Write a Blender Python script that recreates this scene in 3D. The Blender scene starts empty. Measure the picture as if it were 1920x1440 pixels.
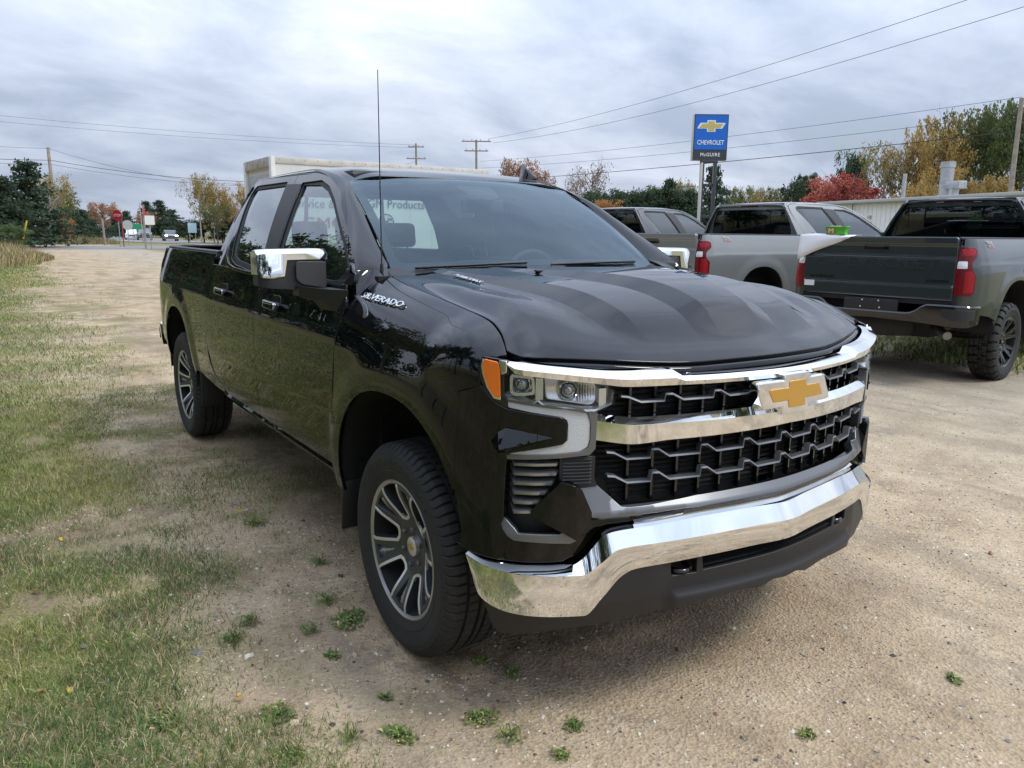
import bpy, bmesh, math, random
import numpy as np
from mathutils import Vector, Matrix, Euler
from mathutils.geometry import delaunay_2d_cdt

scene = bpy.context.scene
COL = scene.collection
R = math.radians

# ---------------------------------------------------------------- camera
cam = bpy.data.cameras.new("camera"); cam_o = bpy.data.objects.new("camera", cam); COL.objects.link(cam_o)
scene.camera = cam_o
YAW, PITCH, ROLL = 2.5450, .19317, .00999
_d = Vector((math.cos(YAW)*math.cos(PITCH), math.sin(YAW)*math.cos(PITCH), -math.sin(PITCH)))
_r = Vector((math.sin(YAW), -math.cos(YAW), 0)); _u = _r.cross(_d)
_r2 = _r*math.cos(ROLL) + _u*math.sin(ROLL); _u2 = _u*math.cos(ROLL) - _r*math.sin(ROLL)
_m = Matrix((_r2, _u2, -_d)).transposed().to_4x4()
_m.translation = Vector((2.4806, -2.1558, 1.5664))
cam_o.matrix_world = _m
cam.sensor_width = 36; cam.lens = 1445.8/1920*36
cam.clip_start = .05; cam.clip_end = 3000

# ---------------------------------------------------------------- sky: bright broken overcast
SUN_EL, SUN_AZ = R(50), R(38)                     # direction towards the veiled sun (azimuth from +x, counter-clockwise)
world = bpy.data.worlds.new("World"); scene.world = world; world.use_nodes = True
nt = world.node_tree; N = nt.nodes; Lk = nt.links; N.clear()
def wn(t, **k):
    n = N.new(t)
    for a, b in k.items(): setattr(n, a, b)
    return n
out = wn('ShaderNodeOutputWorld'); bg = wn('ShaderNodeBackground'); bg.inputs['Strength'].default_value = .112
sky = wn('ShaderNodeTexSky', sky_type='NISHITA', sun_disc=False, sun_elevation=SUN_EL, sun_rotation=R(90)-SUN_AZ, air_density=1.3, dust_density=1.5)
geo = wn('ShaderNodeTexCoord')
sep = wn('ShaderNodeSeparateXYZ'); Lk.new(geo.outputs['Generated'], sep.inputs[0])
def wmath(op, a, b=None, c=None, clamp=False):
    n = wn('ShaderNodeMath', operation=op, use_clamp=clamp)
    for i, v in enumerate((a, b, c)):
        if v is None: continue
        if isinstance(v, (int, float)): n.inputs[i].default_value = v
        else: Lk.new(v, n.inputs[i])
    return n.outputs[0]
zc = wmath('MAXIMUM', sep.outputs[2], 0.0)
den = wmath('ADD', zc, .30)
px = wmath('DIVIDE', sep.outputs[0], den); py = wmath('DIVIDE', sep.outputs[1], den)
comb = wn('ShaderNodeCombineXYZ'); Lk.new(px, comb.inputs[0]); Lk.new(py, comb.inputs[1])
def wnoise(scale, detail, rough, dist, off):
    mp = wn('ShaderNodeMapping'); mp.inputs['Location'].default_value = off; mp.inputs['Rotation'].default_value = (0, 0, .7); mp.inputs['Scale'].default_value = (1.0, .62, 1)
    Lk.new(comb.outputs[0], mp.inputs[0])
    n = wn('ShaderNodeTexNoise'); n.inputs['Scale'].default_value = scale; n.inputs['Detail'].default_value = detail
    n.inputs['Roughness'].default_value = rough; n.inputs['Distortion'].default_value = dist
    Lk.new(mp.outputs[0], n.inputs['Vector']); return n.outputs['Fac']
big = wnoise(.75, 5, .52, .35, (3.1, 1.7, 0)); fine = wnoise(2.6, 8, .58, .30, (8.2, 4.4, 0))
cl = wmath('ADD', wmath('MULTIPLY', big, .52), wmath('MULTIPLY', fine, .48))
ramp = wn('ShaderNodeValToRGB'); Lk.new(cl, ramp.inputs[0])
e = ramp.color_ramp.elements
e[0].position = .40; e[0].color = (4.3, 5.0, 6.3, 1)
e[1].position = .63; e[1].color = (9.3, 9.85, 10.8, 1)
m_ = e.new(.475); m_.color = (5.75, 6.45, 7.7, 1)
m2_ = e.new(.535); m2_.color = (6.9, 7.55, 8.7, 1)
# a few thin places where the blue of the sky comes through
thin = wn('ShaderNodeMapRange'); Lk.new(cl, thin.inputs[0]); thin.inputs[1].default_value = .40; thin.inputs[2].default_value = .30; thin.inputs[3].default_value = 0; thin.inputs[4].default_value = .45
mix = wn('ShaderNodeMix', data_type='RGBA'); Lk.new(thin.outputs[0], mix.inputs[0]); Lk.new(ramp.outputs[0], mix.inputs[6]); Lk.new(sky.outputs[0], mix.inputs[7])
# an overcast sky is about three times as bright overhead as at the horizon (CIE standard overcast)
zen = wn('ShaderNodeMapRange'); Lk.new(zc, zen.inputs[0]); zen.inputs[1].default_value = 0; zen.inputs[2].default_value = 1; zen.inputs[3].default_value = .60; zen.inputs[4].default_value = 1.70
mul = wn('ShaderNodeMix', data_type='RGBA', blend_type='MULTIPLY'); mul.inputs[0].default_value = 1
zcol = wn('ShaderNodeVectorMath', operation='MULTIPLY'); tint = wn('ShaderNodeMix', data_type='RGBA'); tint.inputs[6].default_value = (1, 1, 1.02, 1); tint.inputs[7].default_value = (.93, .99, 1.09, 1); Lk.new(zc, tint.inputs[0])
Lk.new(zen.outputs[0], zcol.inputs[0]); Lk.new(tint.outputs[2], zcol.inputs[1])
Lk.new(mix.outputs[2], mul.inputs[6]); Lk.new(zcol.outputs[0], mul.inputs[7])
Lk.new(mul.outputs[2], bg.inputs['Color']); Lk.new(bg.outputs[0], out.inputs[0])

sun = bpy.data.lights.new("sun", 'SUN'); sun.energy = 1.4; sun.angle = R(14); sun.color = (1, .955, .88)
sun_o = bpy.data.objects.new("sun", sun); COL.objects.link(sun_o)
sun_o.rotation_euler = Vector((math.cos(SUN_AZ)*math.cos(SUN_EL), math.sin(SUN_AZ)*math.cos(SUN_EL), math.sin(SUN_EL))).to_track_quat('Z', 'Y').to_euler()
scene.view_settings.view_transform = 'Standard'; scene.view_settings.look = 'None'
scene.view_settings.exposure = .40; scene.view_settings.gamma = 1
scene.render.engine = 'CYCLES'
scene.cycles.use_denoising = True
scene.cycles.max_bounces = 10; scene.cycles.transparent_max_bounces = 16; scene.cycles.glossy_bounces = 6; scene.cycles.diffuse_bounces = 3
scene.cycles.caustics_reflective = False; scene.cycles.caustics_refractive = False

# ---------------------------------------------------------------- materials
MATS = {}
def mat(name, col, rough=.5, metal=0., coat=0., noise=0., nscale=8., bump=0., bscale=40., spec=.5, emit=None, coords='Object', col2=None, trans=0., coat_rough=.02, flake=0., coat_ior=1.5):
    """one Principled material; noise varies the colour, bump gives fine relief"""
    if name in MATS: return MATS[name]
    m = bpy.data.materials.new(name); m.use_nodes = True; MATS[name] = m
    t = m.node_tree; b = t.nodes['Principled BSDF']
    c = (*col, 1)
    b.inputs['Base Color'].default_value = c
    b.inputs['Roughness'].default_value = rough; b.inputs['Metallic'].default_value = metal
    b.inputs['Specular IOR Level'].default_value = spec
    b.inputs['Coat Weight'].default_value = coat; b.inputs['Coat Roughness'].default_value = coat_rough
    b.inputs['Transmission Weight'].default_value = trans
    if coat: b.inputs['Coat IOR'].default_value = coat_ior
    if emit: b.inputs['Emission Color'].default_value = (*emit[:3], 1); b.inputs['Emission Strength'].default_value = emit[3]
    tc = t.nodes.new('ShaderNodeTexCoord')
    if noise or col2:
        n = t.nodes.new('ShaderNodeTexNoise'); n.inputs['Scale'].default_value = nscale; n.inputs['Detail'].default_value = 6; n.inputs['Roughness'].default_value = .62
        t.links.new(tc.outputs[coords], n.inputs['Vector'])
        r = t.nodes.new('ShaderNodeValToRGB'); t.links.new(n.outputs['Fac'], r.inputs[0])
        r.color_ramp.elements[0].position = .32; r.color_ramp.elements[1].position = .68
        k = noise or .0
        r.color_ramp.elements[0].color = tuple(x*(1-k) for x in col) + (1,)
        r.color_ramp.elements[1].color = (*(col2 or tuple(min(1, x*(1+k)) for x in col)), 1)
        t.links.new(r.outputs[0], b.inputs['Base Color'])
    if flake:
        n = t.nodes.new('ShaderNodeTexVoronoi'); n.inputs['Scale'].default_value = 900
        t.links.new(tc.outputs[coords], n.inputs['Vector'])
        mr = t.nodes.new('ShaderNodeMapRange'); t.links.new(n.outputs['Color'], mr.inputs[0]); mr.inputs[3].default_value = rough-flake; mr.inputs[4].default_value = rough+flake
        t.links.new(mr.outputs[0], b.inputs['Roughness'])
    if bump:
        n = t.nodes.new('ShaderNodeTexNoise'); n.inputs['Scale'].default_value = bscale; n.inputs['Detail'].default_value = 5
        t.links.new(tc.outputs[coords], n.inputs['Vector'])
        bp = t.nodes.new('ShaderNodeBump'); bp.inputs['Strength'].default_value = bump; bp.inputs['Distance'].default_value = .02
        t.links.new(n.outputs['Fac'], bp.inputs['Height']); t.links.new(bp.outputs[0], b.inputs['Normal'])
    return m
def glass(name, tint, refl=1.0, base=0.0, rc=(.92, .97, 1)):
    """thin glazing: tinted see-through plus a Fresnel mirror"""
    if name in MATS: return MATS[name]
    m = bpy.data.materials.new(name); m.use_nodes = True; MATS[name] = m
    t = m.node_tree; t.nodes.clear()
    o = t.nodes.new('ShaderNodeOutputMaterial'); tr = t.nodes.new('ShaderNodeBsdfTransparent'); gl = t.nodes.new('ShaderNodeBsdfGlossy')
    tr.inputs[0].default_value = (*tint, 1); gl.inputs['Roughness'].default_value = .0; gl.inputs['Color'].default_value = (*rc, 1)
    f = t.nodes.new('ShaderNodeFresnel'); f.inputs[0].default_value = 1.52
    mu = t.nodes.new('ShaderNodeMath'); mu.operation = 'MULTIPLY_ADD'; mu.use_clamp = True; t.links.new(f.outputs[0], mu.inputs[0]); mu.inputs[1].default_value = refl; mu.inputs[2].default_value = base
    mx = t.nodes.new('ShaderNodeMixShader'); t.links.new(mu.outputs[0], mx.inputs[0]); t.links.new(tr.outputs[0], mx.inputs[1]); t.links.new(gl.outputs[0], mx.inputs[2])
    t.links.new(mx.outputs[0], o.inputs[0]); return m

def bits():
    M = {}
    M['paint_black'] = mat('paint_black', (.0032, .0035, .0045), .04, 0, 1.0, coat_rough=.006, spec=.0, coat_ior=1.48)
    M['paint_green'] = mat('paint_green', (.015, .024, .025), .36, .1, 1.0, flake=.06)
    M['paint_silver'] = mat('paint_silver', (.20, .21, .205), .38, .2, 1.0, flake=.06)
    M['paint_grey'] = mat('paint_grey', (.045, .050, .053), .38, .2, 1.0, flake=.06)
    M['chrome'] = mat('chrome', (.86, .87, .88), .035, 1)
    M['satin'] = mat('satin_grey', (.19, .195, .20), .30, .7)
    M['satin_light'] = mat('satin_light', (.34, .345, .35), .30, .75)
    M['gold'] = mat('gold_badge', (.66, .36, .06), .33, .5, .5, bump=.15, bscale=700)
    M['plastic'] = mat('black_plastic', (.018, .018, .019), .48, bump=.10, bscale=500)
    M['gloss'] = mat('black_gloss', (.006, .006, .007), .10, coat=.6)
    M['dark'] = mat('underbody_black', (.010, .010, .010), .75, noise=.3)
    M['rubber'] = mat('tyre_rubber', (.022, .021, .020), .72, noise=.25, nscale=12, bump=.12, bscale=160)
    M['alloy_dark'] = mat('alloy_dark', (.085, .088, .092), .34, .6)
    M['alloy'] = mat('alloy_machined', (.80, .79, .77), .34, .8, bump=.02, bscale=300)
    M['alloy_black'] = mat('alloy_black', (.012, .012, .013), .22, .2, .7)
    M['steel'] = mat('brake_steel', (.22, .21, .20), .45, .9, noise=.3)
    M['amber'] = mat('amber_lens', (.95, .20, .010), .14, 0, .9, bump=.25, bscale=220)
    M['red'] = mat('red_lens', (.13, .0015, .005), .2, 0, .25, spec=.25, bump=.22, bscale=160, noise=.35, nscale=30)
    M['red2'] = mat('red_lens_bright', (.30, .004, .009), .2, 0, .25, spec=.25, bump=.22, bscale=120)
    M['white_lens'] = mat('white_lens', (.72, .73, .73), .16, .25, .8, bump=.2, bscale=200)
    M['drl'] = mat('textured_lens', (.62, .63, .63), .34, .1, .5, bump=.5, bscale=420)
    M['lampchrome'] = mat('lamp_reflector', (.84, .84, .83), .26, .75, bump=.08, bscale=60)
    M['interior'] = mat('interior_black', (.020, .021, .023), .75, noise=.2, nscale=30)
    M['fabric'] = mat('seat_fabric', (.030, .031, .034), .9, noise=.25, nscale=60)
    M['headliner'] = mat('headliner_grey', (.16, .165, .17), .9)
    M['wglass'] = glass('windscreen_glass', (.84, .94, .92), 1.05, .02, (.72, .87, .96))
    M['sglass'] = glass('side_glass', (.62, .76, .73), 1.25, .03)
    M['tglass'] = glass('privacy_glass', (.085, .09, .095), 1.25, .03)
    M['lens'] = glass('lamp_lens', (.95, .96, .97), .8, .0)
    M['seamrub'] = mat('seal_rubber', (.012, .012, .012), .6)
    return M

# ---------------------------------------------------------------- object helpers
def link(o, parent=None):
    COL.objects.link(o)
    if parent is not None: o.parent = parent
    return o
def tag(o, label=None, cat=None, group=None, kind=None):
    if label: o['label'] = label
    if cat: o['category'] = cat
    if group: o['group'] = group
    if kind: o['kind'] = kind
    return o
def empty(name, loc=(0, 0, 0), rz=0., parent=None):
    o = bpy.data.objects.new(name, None); o.location = loc; o.rotation_euler = (0, 0, rz); o.empty_display_size = .2
    return link(o, parent)
def mesh(name, V, F, m=None, parent=None, smooth=False, normals=None, mats=None, mi=None, loopn=None):
    me = bpy.data.meshes.new(name)
    me.from_pydata([tuple(map(float, v)) for v in V], [], [tuple(int(i) for i in f) for f in F])
    for x in (mats or ([m] if m else [])): me.materials.append(x)
    if mi is not None: me.polygons.foreach_set('material_index', np.asarray(mi, np.int32))
    if smooth or normals is not None: me.polygons.foreach_set('use_smooth', np.ones(len(me.polygons), bool))
    me.update()
    if loopn is not None: me.normals_split_custom_set([tuple(map(float, n)) for n in loopn])
    elif normals is not None: me.normals_split_custom_set_from_vertices([tuple(map(float, n)) for n in normals])
    return link(bpy.data.objects.new(name, me), parent)
def bm_obj(name, bm, m, parent=None, smooth=False):
    me = bpy.data.meshes.new(name); bm.to_mesh(me); bm.free()
    if m: me.materials.append(m)
    if smooth: me.polygons.foreach_set('use_smooth', np.ones(len(me.polygons), bool))
    return link(bpy.data.objects.new(name, me), parent)
def box(name, c, s, m, parent=None, bev=0., rot=None, seg=2, taper=None):
    bm = bmesh.new(); bmesh.ops.create_cube(bm, size=1)
    for v in bm.verts:
        v.co = Vector((v.co.x*s[0], v.co.y*s[1], v.co.z*s[2]))
        if taper: v.co = Vector(taper(*v.co))
    if bev: bmesh.ops.bevel(bm, geom=list(bm.edges), offset=bev, segments=seg, profile=.5, affect='EDGES', clamp_overlap=True)
    M_ = Matrix.Translation(Vector(c)) @ (Euler(rot).to_matrix().to_4x4() if rot else Matrix())
    bm.transform(M_)
    return bm_obj(name, bm, m, parent, smooth=False) if not bev else smooth_by_angle(bm_obj(name, bm, m, parent, True))
def smooth_by_angle(o, ang=35):
    me = o.data
    me.polygons.foreach_set('use_smooth', np.ones(len(me.polygons), bool))
    try: me.set_sharp_from_angle(angle=R(ang))
    except Exception: pass
    return o
def lathe(name, prof, m, parent=None, n=48, axis='y', smooth=True, ang=40, arc=2*math.pi, start=0.):
    """prof: (r, a) pairs, a along the axis"""
    V, F = [], []; k = len(prof); full = abs(arc-2*math.pi) < 1e-6; cnt = n if full else n+1
    for i in range(cnt):
        t = start + arc*i/n
        for r, a in prof:
            if axis == 'y': V.append((r*math.cos(t), a, r*math.sin(t)))
            elif axis == 'z': V.append((r*math.cos(t), r*math.sin(t), a))
            else: V.append((a, r*math.cos(t), r*math.sin(t)))
    for i in range(n):
        j = (i+1) % cnt
        for q in range(k-1): F.append((i*k+q, i*k+q+1, j*k+q+1, j*k+q))
    o = mesh(name, V, F, m, parent)
    bm = bmesh.new(); bm.from_mesh(o.data); bmesh.ops.remove_doubles(bm, verts=bm.verts, dist=1e-6); bmesh.ops.recalc_face_normals(bm, faces=bm.faces); bm.to_mesh(o.data); bm.free()
    return smooth_by_angle(o, ang) if smooth else o
def tube(name, pts, r, m, parent=None, n=8, caps=True, smooth=True):
    """a round bar along pts; r a number or one per point"""
    P = [Vector(p) for p in pts]; rs = r if isinstance(r, (list, tuple, np.ndarray)) else [r]*len(P)
    V, F = [], []; up = Vector((0, 0, 1))
    for i, p in enumerate(P):
        d = (P[min(i+1, len(P)-1)] - P[max(i-1, 0)]).normalized()
        a = d.cross(up if abs(d.z) < .95 else Vector((1, 0, 0))).normalized(); b = d.cross(a)
        for k in range(n):
            t = 2*math.pi*k/n; V.append(p + (a*math.cos(t) + b*math.sin(t))*rs[i])
    for i in range(len(P)-1):
        for k in range(n): F.append((i*n+k, i*n+(k+1) % n, (i+1)*n+(k+1) % n, (i+1)*n+k))
    if caps: F += [tuple(range(n-1, -1, -1)), tuple(range((len(P)-1)*n, len(P)*n))]
    o = mesh(name, V, F, m, parent)
    return smooth_by_angle(o, 50) if smooth else o
def loft(name, secs, m, parent=None, sharp=True, caps=True, closed=False, mirror=False):
    """secs: list of sections, each a list of 3D points; strips between neighbouring section points stay separate when sharp"""
    A = np.array(secs, float)
    if mirror: A = A*np.array([1, -1, 1])
    n, k = A.shape[:2]
    ks = k if closed else k-1
    V, F, Nn = [], [], []
    if sharp:
        for q in range(ks):
            q2 = (q+1) % k; base = len(V)
            for i in range(n): V += [A[i, q], A[i, q2]]
            for i in range(n-1):
                f = (base+2*i, base+2*i+1, base+2*i+3, base+2*i+2); F.append(f[::-1] if mirror else f)
    else:
        V = list(A.reshape(-1, 3))
        for i in range(n-1):
            for q in range(ks):
                q2 = (q+1) % k; f = (i*k+q, i*k+q2, (i+1)*k+q2, (i+1)*k+q); F.append(f[::-1] if mirror else f)
    if caps and k > 2:
        for i, rev in ((0, True), (n-1, False)):
            base = len(V); V += list(A[i]); f = list(range(base, base+k))
            if rev != mirror: f = f[::-1]
            F.append(tuple(f))
    return mesh(name, V, F, m, parent, smooth=True) if sharp else smooth_by_angle(mesh(name, V, F, m, parent), 40)
def resample(poly, d, closed=True):
    P = np.array(poly, float); out = []
    n = len(P)
    for i in range(n if closed else n-1):
        a, b = P[i], P[(i+1) % n]; k = max(1, int(math.ceil(np.linalg.norm(b-a)/d)))
        for j in range(k): out.append(a + (b-a)*j/k)
    if not closed: out.append(P[-1])
    return np.array(out)
def inside(P, poly):
    x, y = P[:, 0], P[:, 1]; q = np.array(poly); r = np.zeros(len(P), bool)
    for i in range(len(q)):
        x1, y1 = q[i]; x2, y2 = q[(i+1) % len(q)]
        c = (y1 > y) != (y2 > y)
        with np.errstate(divide='ignore', invalid='ignore'): r ^= c & (x < (x2-x1)*(y-y1)/(y2-y1+1e-18)+x1)
    return r
def dist_poly(P, poly):
    q = np.array(poly); d = np.full(len(P), 1e9)
    for i in range(len(q)):
        a, b = q[i], q[(i+1) % len(q)]; ab = b-a; t = np.clip(((P-a)@ab)/(ab@ab+1e-18), 0, 1)
        d = np.minimum(d, np.linalg.norm(P-(a+t[:, None]*ab), axis=1))
    return d
def fillet(poly, r, n=4):
    """round the corners of a polygon"""
    P = np.array(poly, float); out = []
    for i in range(len(P)):
        a, b, c = P[i-1], P[i], P[(i+1) % len(P)]
        rr = r[i] if isinstance(r, (list, tuple)) else r
        u = a-b; v = c-b; lu, lv = np.linalg.norm(u), np.linalg.norm(v); k = min(rr, lu*.45, lv*.45)
        if k < 1e-5: out.append(b); continue
        p0, p2 = b+u/lu*k, b+v/lv*k
        for j in range(n+1): t = j/n; out.append(p0*(1-t)**2 + 2*b*t*(1-t) + p2*t*t)
    return np.array(out)
def panel_data(outline, mapf, res=.03, holes=(), depth=.012, rnd=.003, out=(0, 1, 0), creases=(), sharp=False):
    O = resample(outline, res); H = [resample(h, res) for h in holes]
    lo, hi = O.min(0), O.max(0)
    gx, gy_ = np.arange(lo[0]+res*.5, hi[0], res), np.arange(lo[1]+res*.5, hi[1], res)
    if len(gx) and len(gy_):
        Gd = np.stack(np.meshgrid(gx, gy_, indexing='ij'), -1).reshape(-1, 2)
        k = inside(Gd, O) & (dist_poly(Gd, O) > res*.45)
        for h in H: k &= ~inside(Gd, h) & (dist_poly(Gd, h) > res*.45)
        for c_ in creases:
            c_ = np.array(c_)
            for i in range(len(c_)-1):
                a, b = c_[i], c_[i+1]; ab = b-a; q = np.clip(((Gd-a)@ab)/(ab@ab+1e-18), 0, 1); k &= np.linalg.norm(Gd-(a+q[:, None]*ab), axis=1) > res*.5
        Gd = Gd[k]
    else: Gd = np.zeros((0, 2))
    pts = np.vstack([O] + H + [Gd]); E = []; b = 0
    for L_ in [O] + H:
        n = len(L_); E += [(b+i, b+(i+1) % n) for i in range(n)]; b += n
    for c_ in creases:
        b = len(pts); pts = np.vstack([pts, c_]); E += [(b+i, b+i+1) for i in range(len(c_)-1)]
    vs, es, fs, *_ = delaunay_2d_cdt([Vector(q) for q in pts], E, [], 0, 1e-7)
    U = np.array([(v.x, v.y) for v in vs]); F = np.array([f for f in fs if len(f) == 3])
    c = U[F].mean(1); k = inside(c, O)
    for h in H: k &= ~inside(c, h)
    F = F[k]
    used = np.unique(F); rm = -np.ones(len(U), int); rm[used] = np.arange(len(used)); U = U[used]; F = rm[F]
    a2 = (U[F[:, 1]]-U[F[:, 0]]); b2 = (U[F[:, 2]]-U[F[:, 0]]); fl = a2[:, 0]*b2[:, 1]-a2[:, 1]*b2[:, 0] < 0; F[fl] = F[fl][:, ::-1]
    e = 2e-4; P = mapf(U[:, 0], U[:, 1])
    Nn = np.cross(mapf(U[:, 0]+e, U[:, 1])-mapf(U[:, 0]-e, U[:, 1]), mapf(U[:, 0], U[:, 1]+e)-mapf(U[:, 0], U[:, 1]-e))
    Nn /= np.linalg.norm(Nn, axis=1)[:, None]+1e-15
    flip = (Nn@np.array(out)).mean() < 0
    if flip: Nn = -Nn; F = F[:, ::-1]
    LN = None
    if sharp:
        q = (U[F]*.88 + U[F].mean(1)[:, None, :]*.12).reshape(-1, 2); e2 = 1e-4
        LN = np.cross(mapf(q[:, 0]+e2, q[:, 1])-mapf(q[:, 0]-e2, q[:, 1]), mapf(q[:, 0], q[:, 1]+e2)-mapf(q[:, 0], q[:, 1]-e2)); LN /= np.linalg.norm(LN, axis=1)[:, None]
        if flip: LN = -LN
    if depth:
        ed = {}
        for f in F:
            for i in range(3):
                a, b_ = int(f[i]), int(f[(i+1) % 3])
                if (b_, a) in ed: del ed[(b_, a)]
                else: ed[(a, b_)] = 1
        T = {}
        for a, b_ in ed:
            d = P[b_]-P[a]; 
            for q in (a, b_):
                t = np.cross(d, Nn[q]); T[q] = T.get(q, 0) + t/(np.linalg.norm(t)+1e-15)
        idx = list(T); n0 = len(P); pos = {q: i for i, q in enumerate(idx)}; k = len(idx)
        Tn = np.array([T[q]/(np.linalg.norm(T[q])+1e-9) for q in idx]); P0 = P[idx]; N0 = Nn[idx]
        r1 = P0 + Tn*rnd*.7 - N0*rnd*.3; r2 = P0 + Tn*rnd - N0*rnd; r3 = P0 + Tn*rnd - N0*depth
        s = 2**-.5
        P = np.vstack([P, r1, r2, r3, r3]); Nn = np.vstack([Nn, (N0+Tn)*s, Tn, Tn, Tn])
        X = []
        for a, b_ in ed:
            i, j = pos[a], pos[b_]
            X += [(b_, a, n0+i), (b_, n0+i, n0+j)]
            for l in (0, 1): X += [(n0+l*k+j, n0+l*k+i, n0+(l+1)*k+i), (n0+l*k+j, n0+(l+1)*k+i, n0+(l+1)*k+j)]
        F = np.vstack([F, np.array(X)])
    if LN is not None: LN = np.vstack([LN, Nn[F[len(LN)//3:]].reshape(-1, 3)])
    return (P, F, Nn, LN) if sharp else (P, F, Nn)
def panel(name, outline, mapf, m, parent=None, side=None, **k):
    """a sheet cut from a surface: 'outline' (minus holes) in the surface's own coordinates, with rolled edges.
    side: -1 mirrors it to the truck's right flank (maps are written for y > 0), +1 keeps it, 2 makes both"""
    P, F, Nn, *LN = panel_data(outline, mapf, **k)
    if LN: return mesh(name, P, F, m, parent, normals=Nn, loopn=LN[0])
    res = []
    for sg in ((1, -1) if side == 2 else (side or 1,)):
        if sg < 0: res.append(mesh(name, P*[1, -1, 1], F[:, ::-1], m, parent, normals=Nn*[1, -1, 1]))
        else: res.append(mesh(name, P, F, m, parent, normals=Nn))
    return res[0] if len(res) == 1 else res
def text(name, s, size, m, parent=None, depth=.004, M_=None, sx=1., bevel=0., spacing=1., shear=0.):
    cu = bpy.data.curves.new(name, 'FONT'); cu.body = s; cu.size = size; cu.extrude = depth; cu.align_x = 'CENTER'; cu.align_y = 'CENTER'
    cu.bevel_depth = bevel; cu.space_character = spacing; cu.shear = shear; cu.resolution_u = 3
    cu.materials.append(m)
    o = bpy.data.objects.new(name, cu); link(o, parent)
    if M_ is not None: o.matrix_local = M_ @ Matrix.Diagonal((sx, 1, 1, 1))
    return o
def frame(o, x, z):
    """matrix with local x along x, local z along z, at o"""
    x = Vector(x).normalized(); z = Vector(z); z = (z - x*z.dot(x)).normalized(); y = z.cross(x)
    M_ = Matrix((x, y, z)).transposed().to_4x4(); M_.translation = Vector(o); return M_
def copy_tree(o, parent=None, remap=None, skip=None):
    c = o.copy(); COL.objects.link(c); c.parent = parent
    if remap and c.type in ('MESH', 'FONT'):
        for s in c.material_slots:
            if s.material and s.material.name in remap:
                nm = remap[s.material.name]; s.link = 'OBJECT'; s.material = nm
    for ch in list(o.children):
        if skip and skip(ch): continue
        copy_tree(ch, c, remap, skip)
    return c
# ---------------------------------------------------------------- pickup body surfaces (truck frame: x forward, y left, z up, metres)
def interp(x, pts):
    p = np.array(pts, float)
    o = np.argsort(p[:, 0]); p = p[o]
    xs, ys = p[:, 0], p[:, 1]
    x = np.clip(np.asarray(x, float), xs[0], xs[-1])
    h = np.diff(xs); d = np.diff(ys) / h
    m = np.zeros_like(ys); m[0] = d[0]; m[-1] = d[-1]
    for i in range(1, len(ys) - 1):
        m[i] = 0 if d[i-1] * d[i] <= 0 else 2 * d[i-1] * d[i] / (d[i-1] + d[i])
    i = np.clip(np.searchsorted(xs, x) - 1, 0, len(h) - 1)
    t = (x - xs[i]) / h[i]
    return ((1+2*t)*(1-t)**2*ys[i] + t*(1-t)**2*h[i]*m[i] + t*t*(3-2*t)*ys[i+1] + t*t*(t-1)*h[i]*m[i+1])

def sstep(a, b, x):
    t = np.clip((np.asarray(x, float) - a) / (b - a), 0, 1)
    return t * t * (3 - 2 * t)

def catmull(pts, n=24, closed=False):
    P = np.array(pts, float)
    P = np.vstack([P[-1:], P, P[:2]]) if closed else np.vstack([2*P[0]-P[1], P, 2*P[-1]-P[-2]])
    out = []
    for i in range(1, len(P) - 2):
        t = np.linspace(0, 1, n, endpoint=False)[:, None]
        a, b, c, d = P[i-1], P[i], P[i+1], P[i+2]
        out.append(.5*((2*b)+(-a+c)*t+(2*a-5*b+4*c-d)*t*t+(-a+3*b-3*c+d)*t**3))
    if not closed: out.append(P[-2:-1])
    return np.vstack(out)

class Plan:
    """a plan-view curve (y, x) starting at the truck's centre line; s is the arc length from there"""
    def __init__(self, pts, sgn=1):
        pts = [(-pts[1][0], pts[1][1])] + list(pts)
        c = catmull(pts)[24:]
        self.c = c; self.sgn = sgn
        self.s = np.concatenate([[0], np.cumsum(np.linalg.norm(np.diff(c, axis=0), axis=1))])
        g = np.gradient(c, self.s, axis=0)
        n = np.stack([-g[:, 1], g[:, 0]], 1) * sgn            # (ny, nx): pointing away from the truck
        self.n = n / np.linalg.norm(n, axis=1)[:, None]
    def xy(self, s):
        return np.interp(s, self.s, self.c[:, 1]), np.interp(s, self.s, self.c[:, 0])
    def nrm(self, s):
        a, b = np.interp(s, self.s, self.n[:, 1]), np.interp(s, self.s, self.n[:, 0])
        l = np.hypot(a, b); return a / l, b / l
    def at(self, s, off=0.):
        """s may be negative (other side of the centre line); returns x, y with y > 0 for s > 0"""
        s = np.asarray(s, float); a = np.abs(s); sg = np.where(s < 0, -1., 1.)
        x, y = self.xy(a); nx, ny = self.nrm(a)
        return x + nx * off, (y + ny * off) * sg

GRILLE = Plan([(0,.93),(.3,.903),(.5,.855),(.6,.822),(.7,.783),(.8,.733),(.86,.692),(.90,.655),(.94,.603),(.968,.545),(.99,.47),(1.005,.38),(1.01,.28)])
BUMPER = Plan([(0,.972),(.3,.945),(.5,.902),(.6,.869),(.7,.833),(.8,.785),(.87,.74),(.92,.692),(.965,.628),(.995,.555),(1.013,.47),(1.022,.38),(1.024,.28)])
TAIL = Plan([(0,-4.885),(.4,-4.885),(.76,-4.877),(.83,-4.862),(.88,-4.83),(.912,-4.78),(.936,-4.70),(.953,-4.6),(.967,-4.5)], -1)

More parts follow.
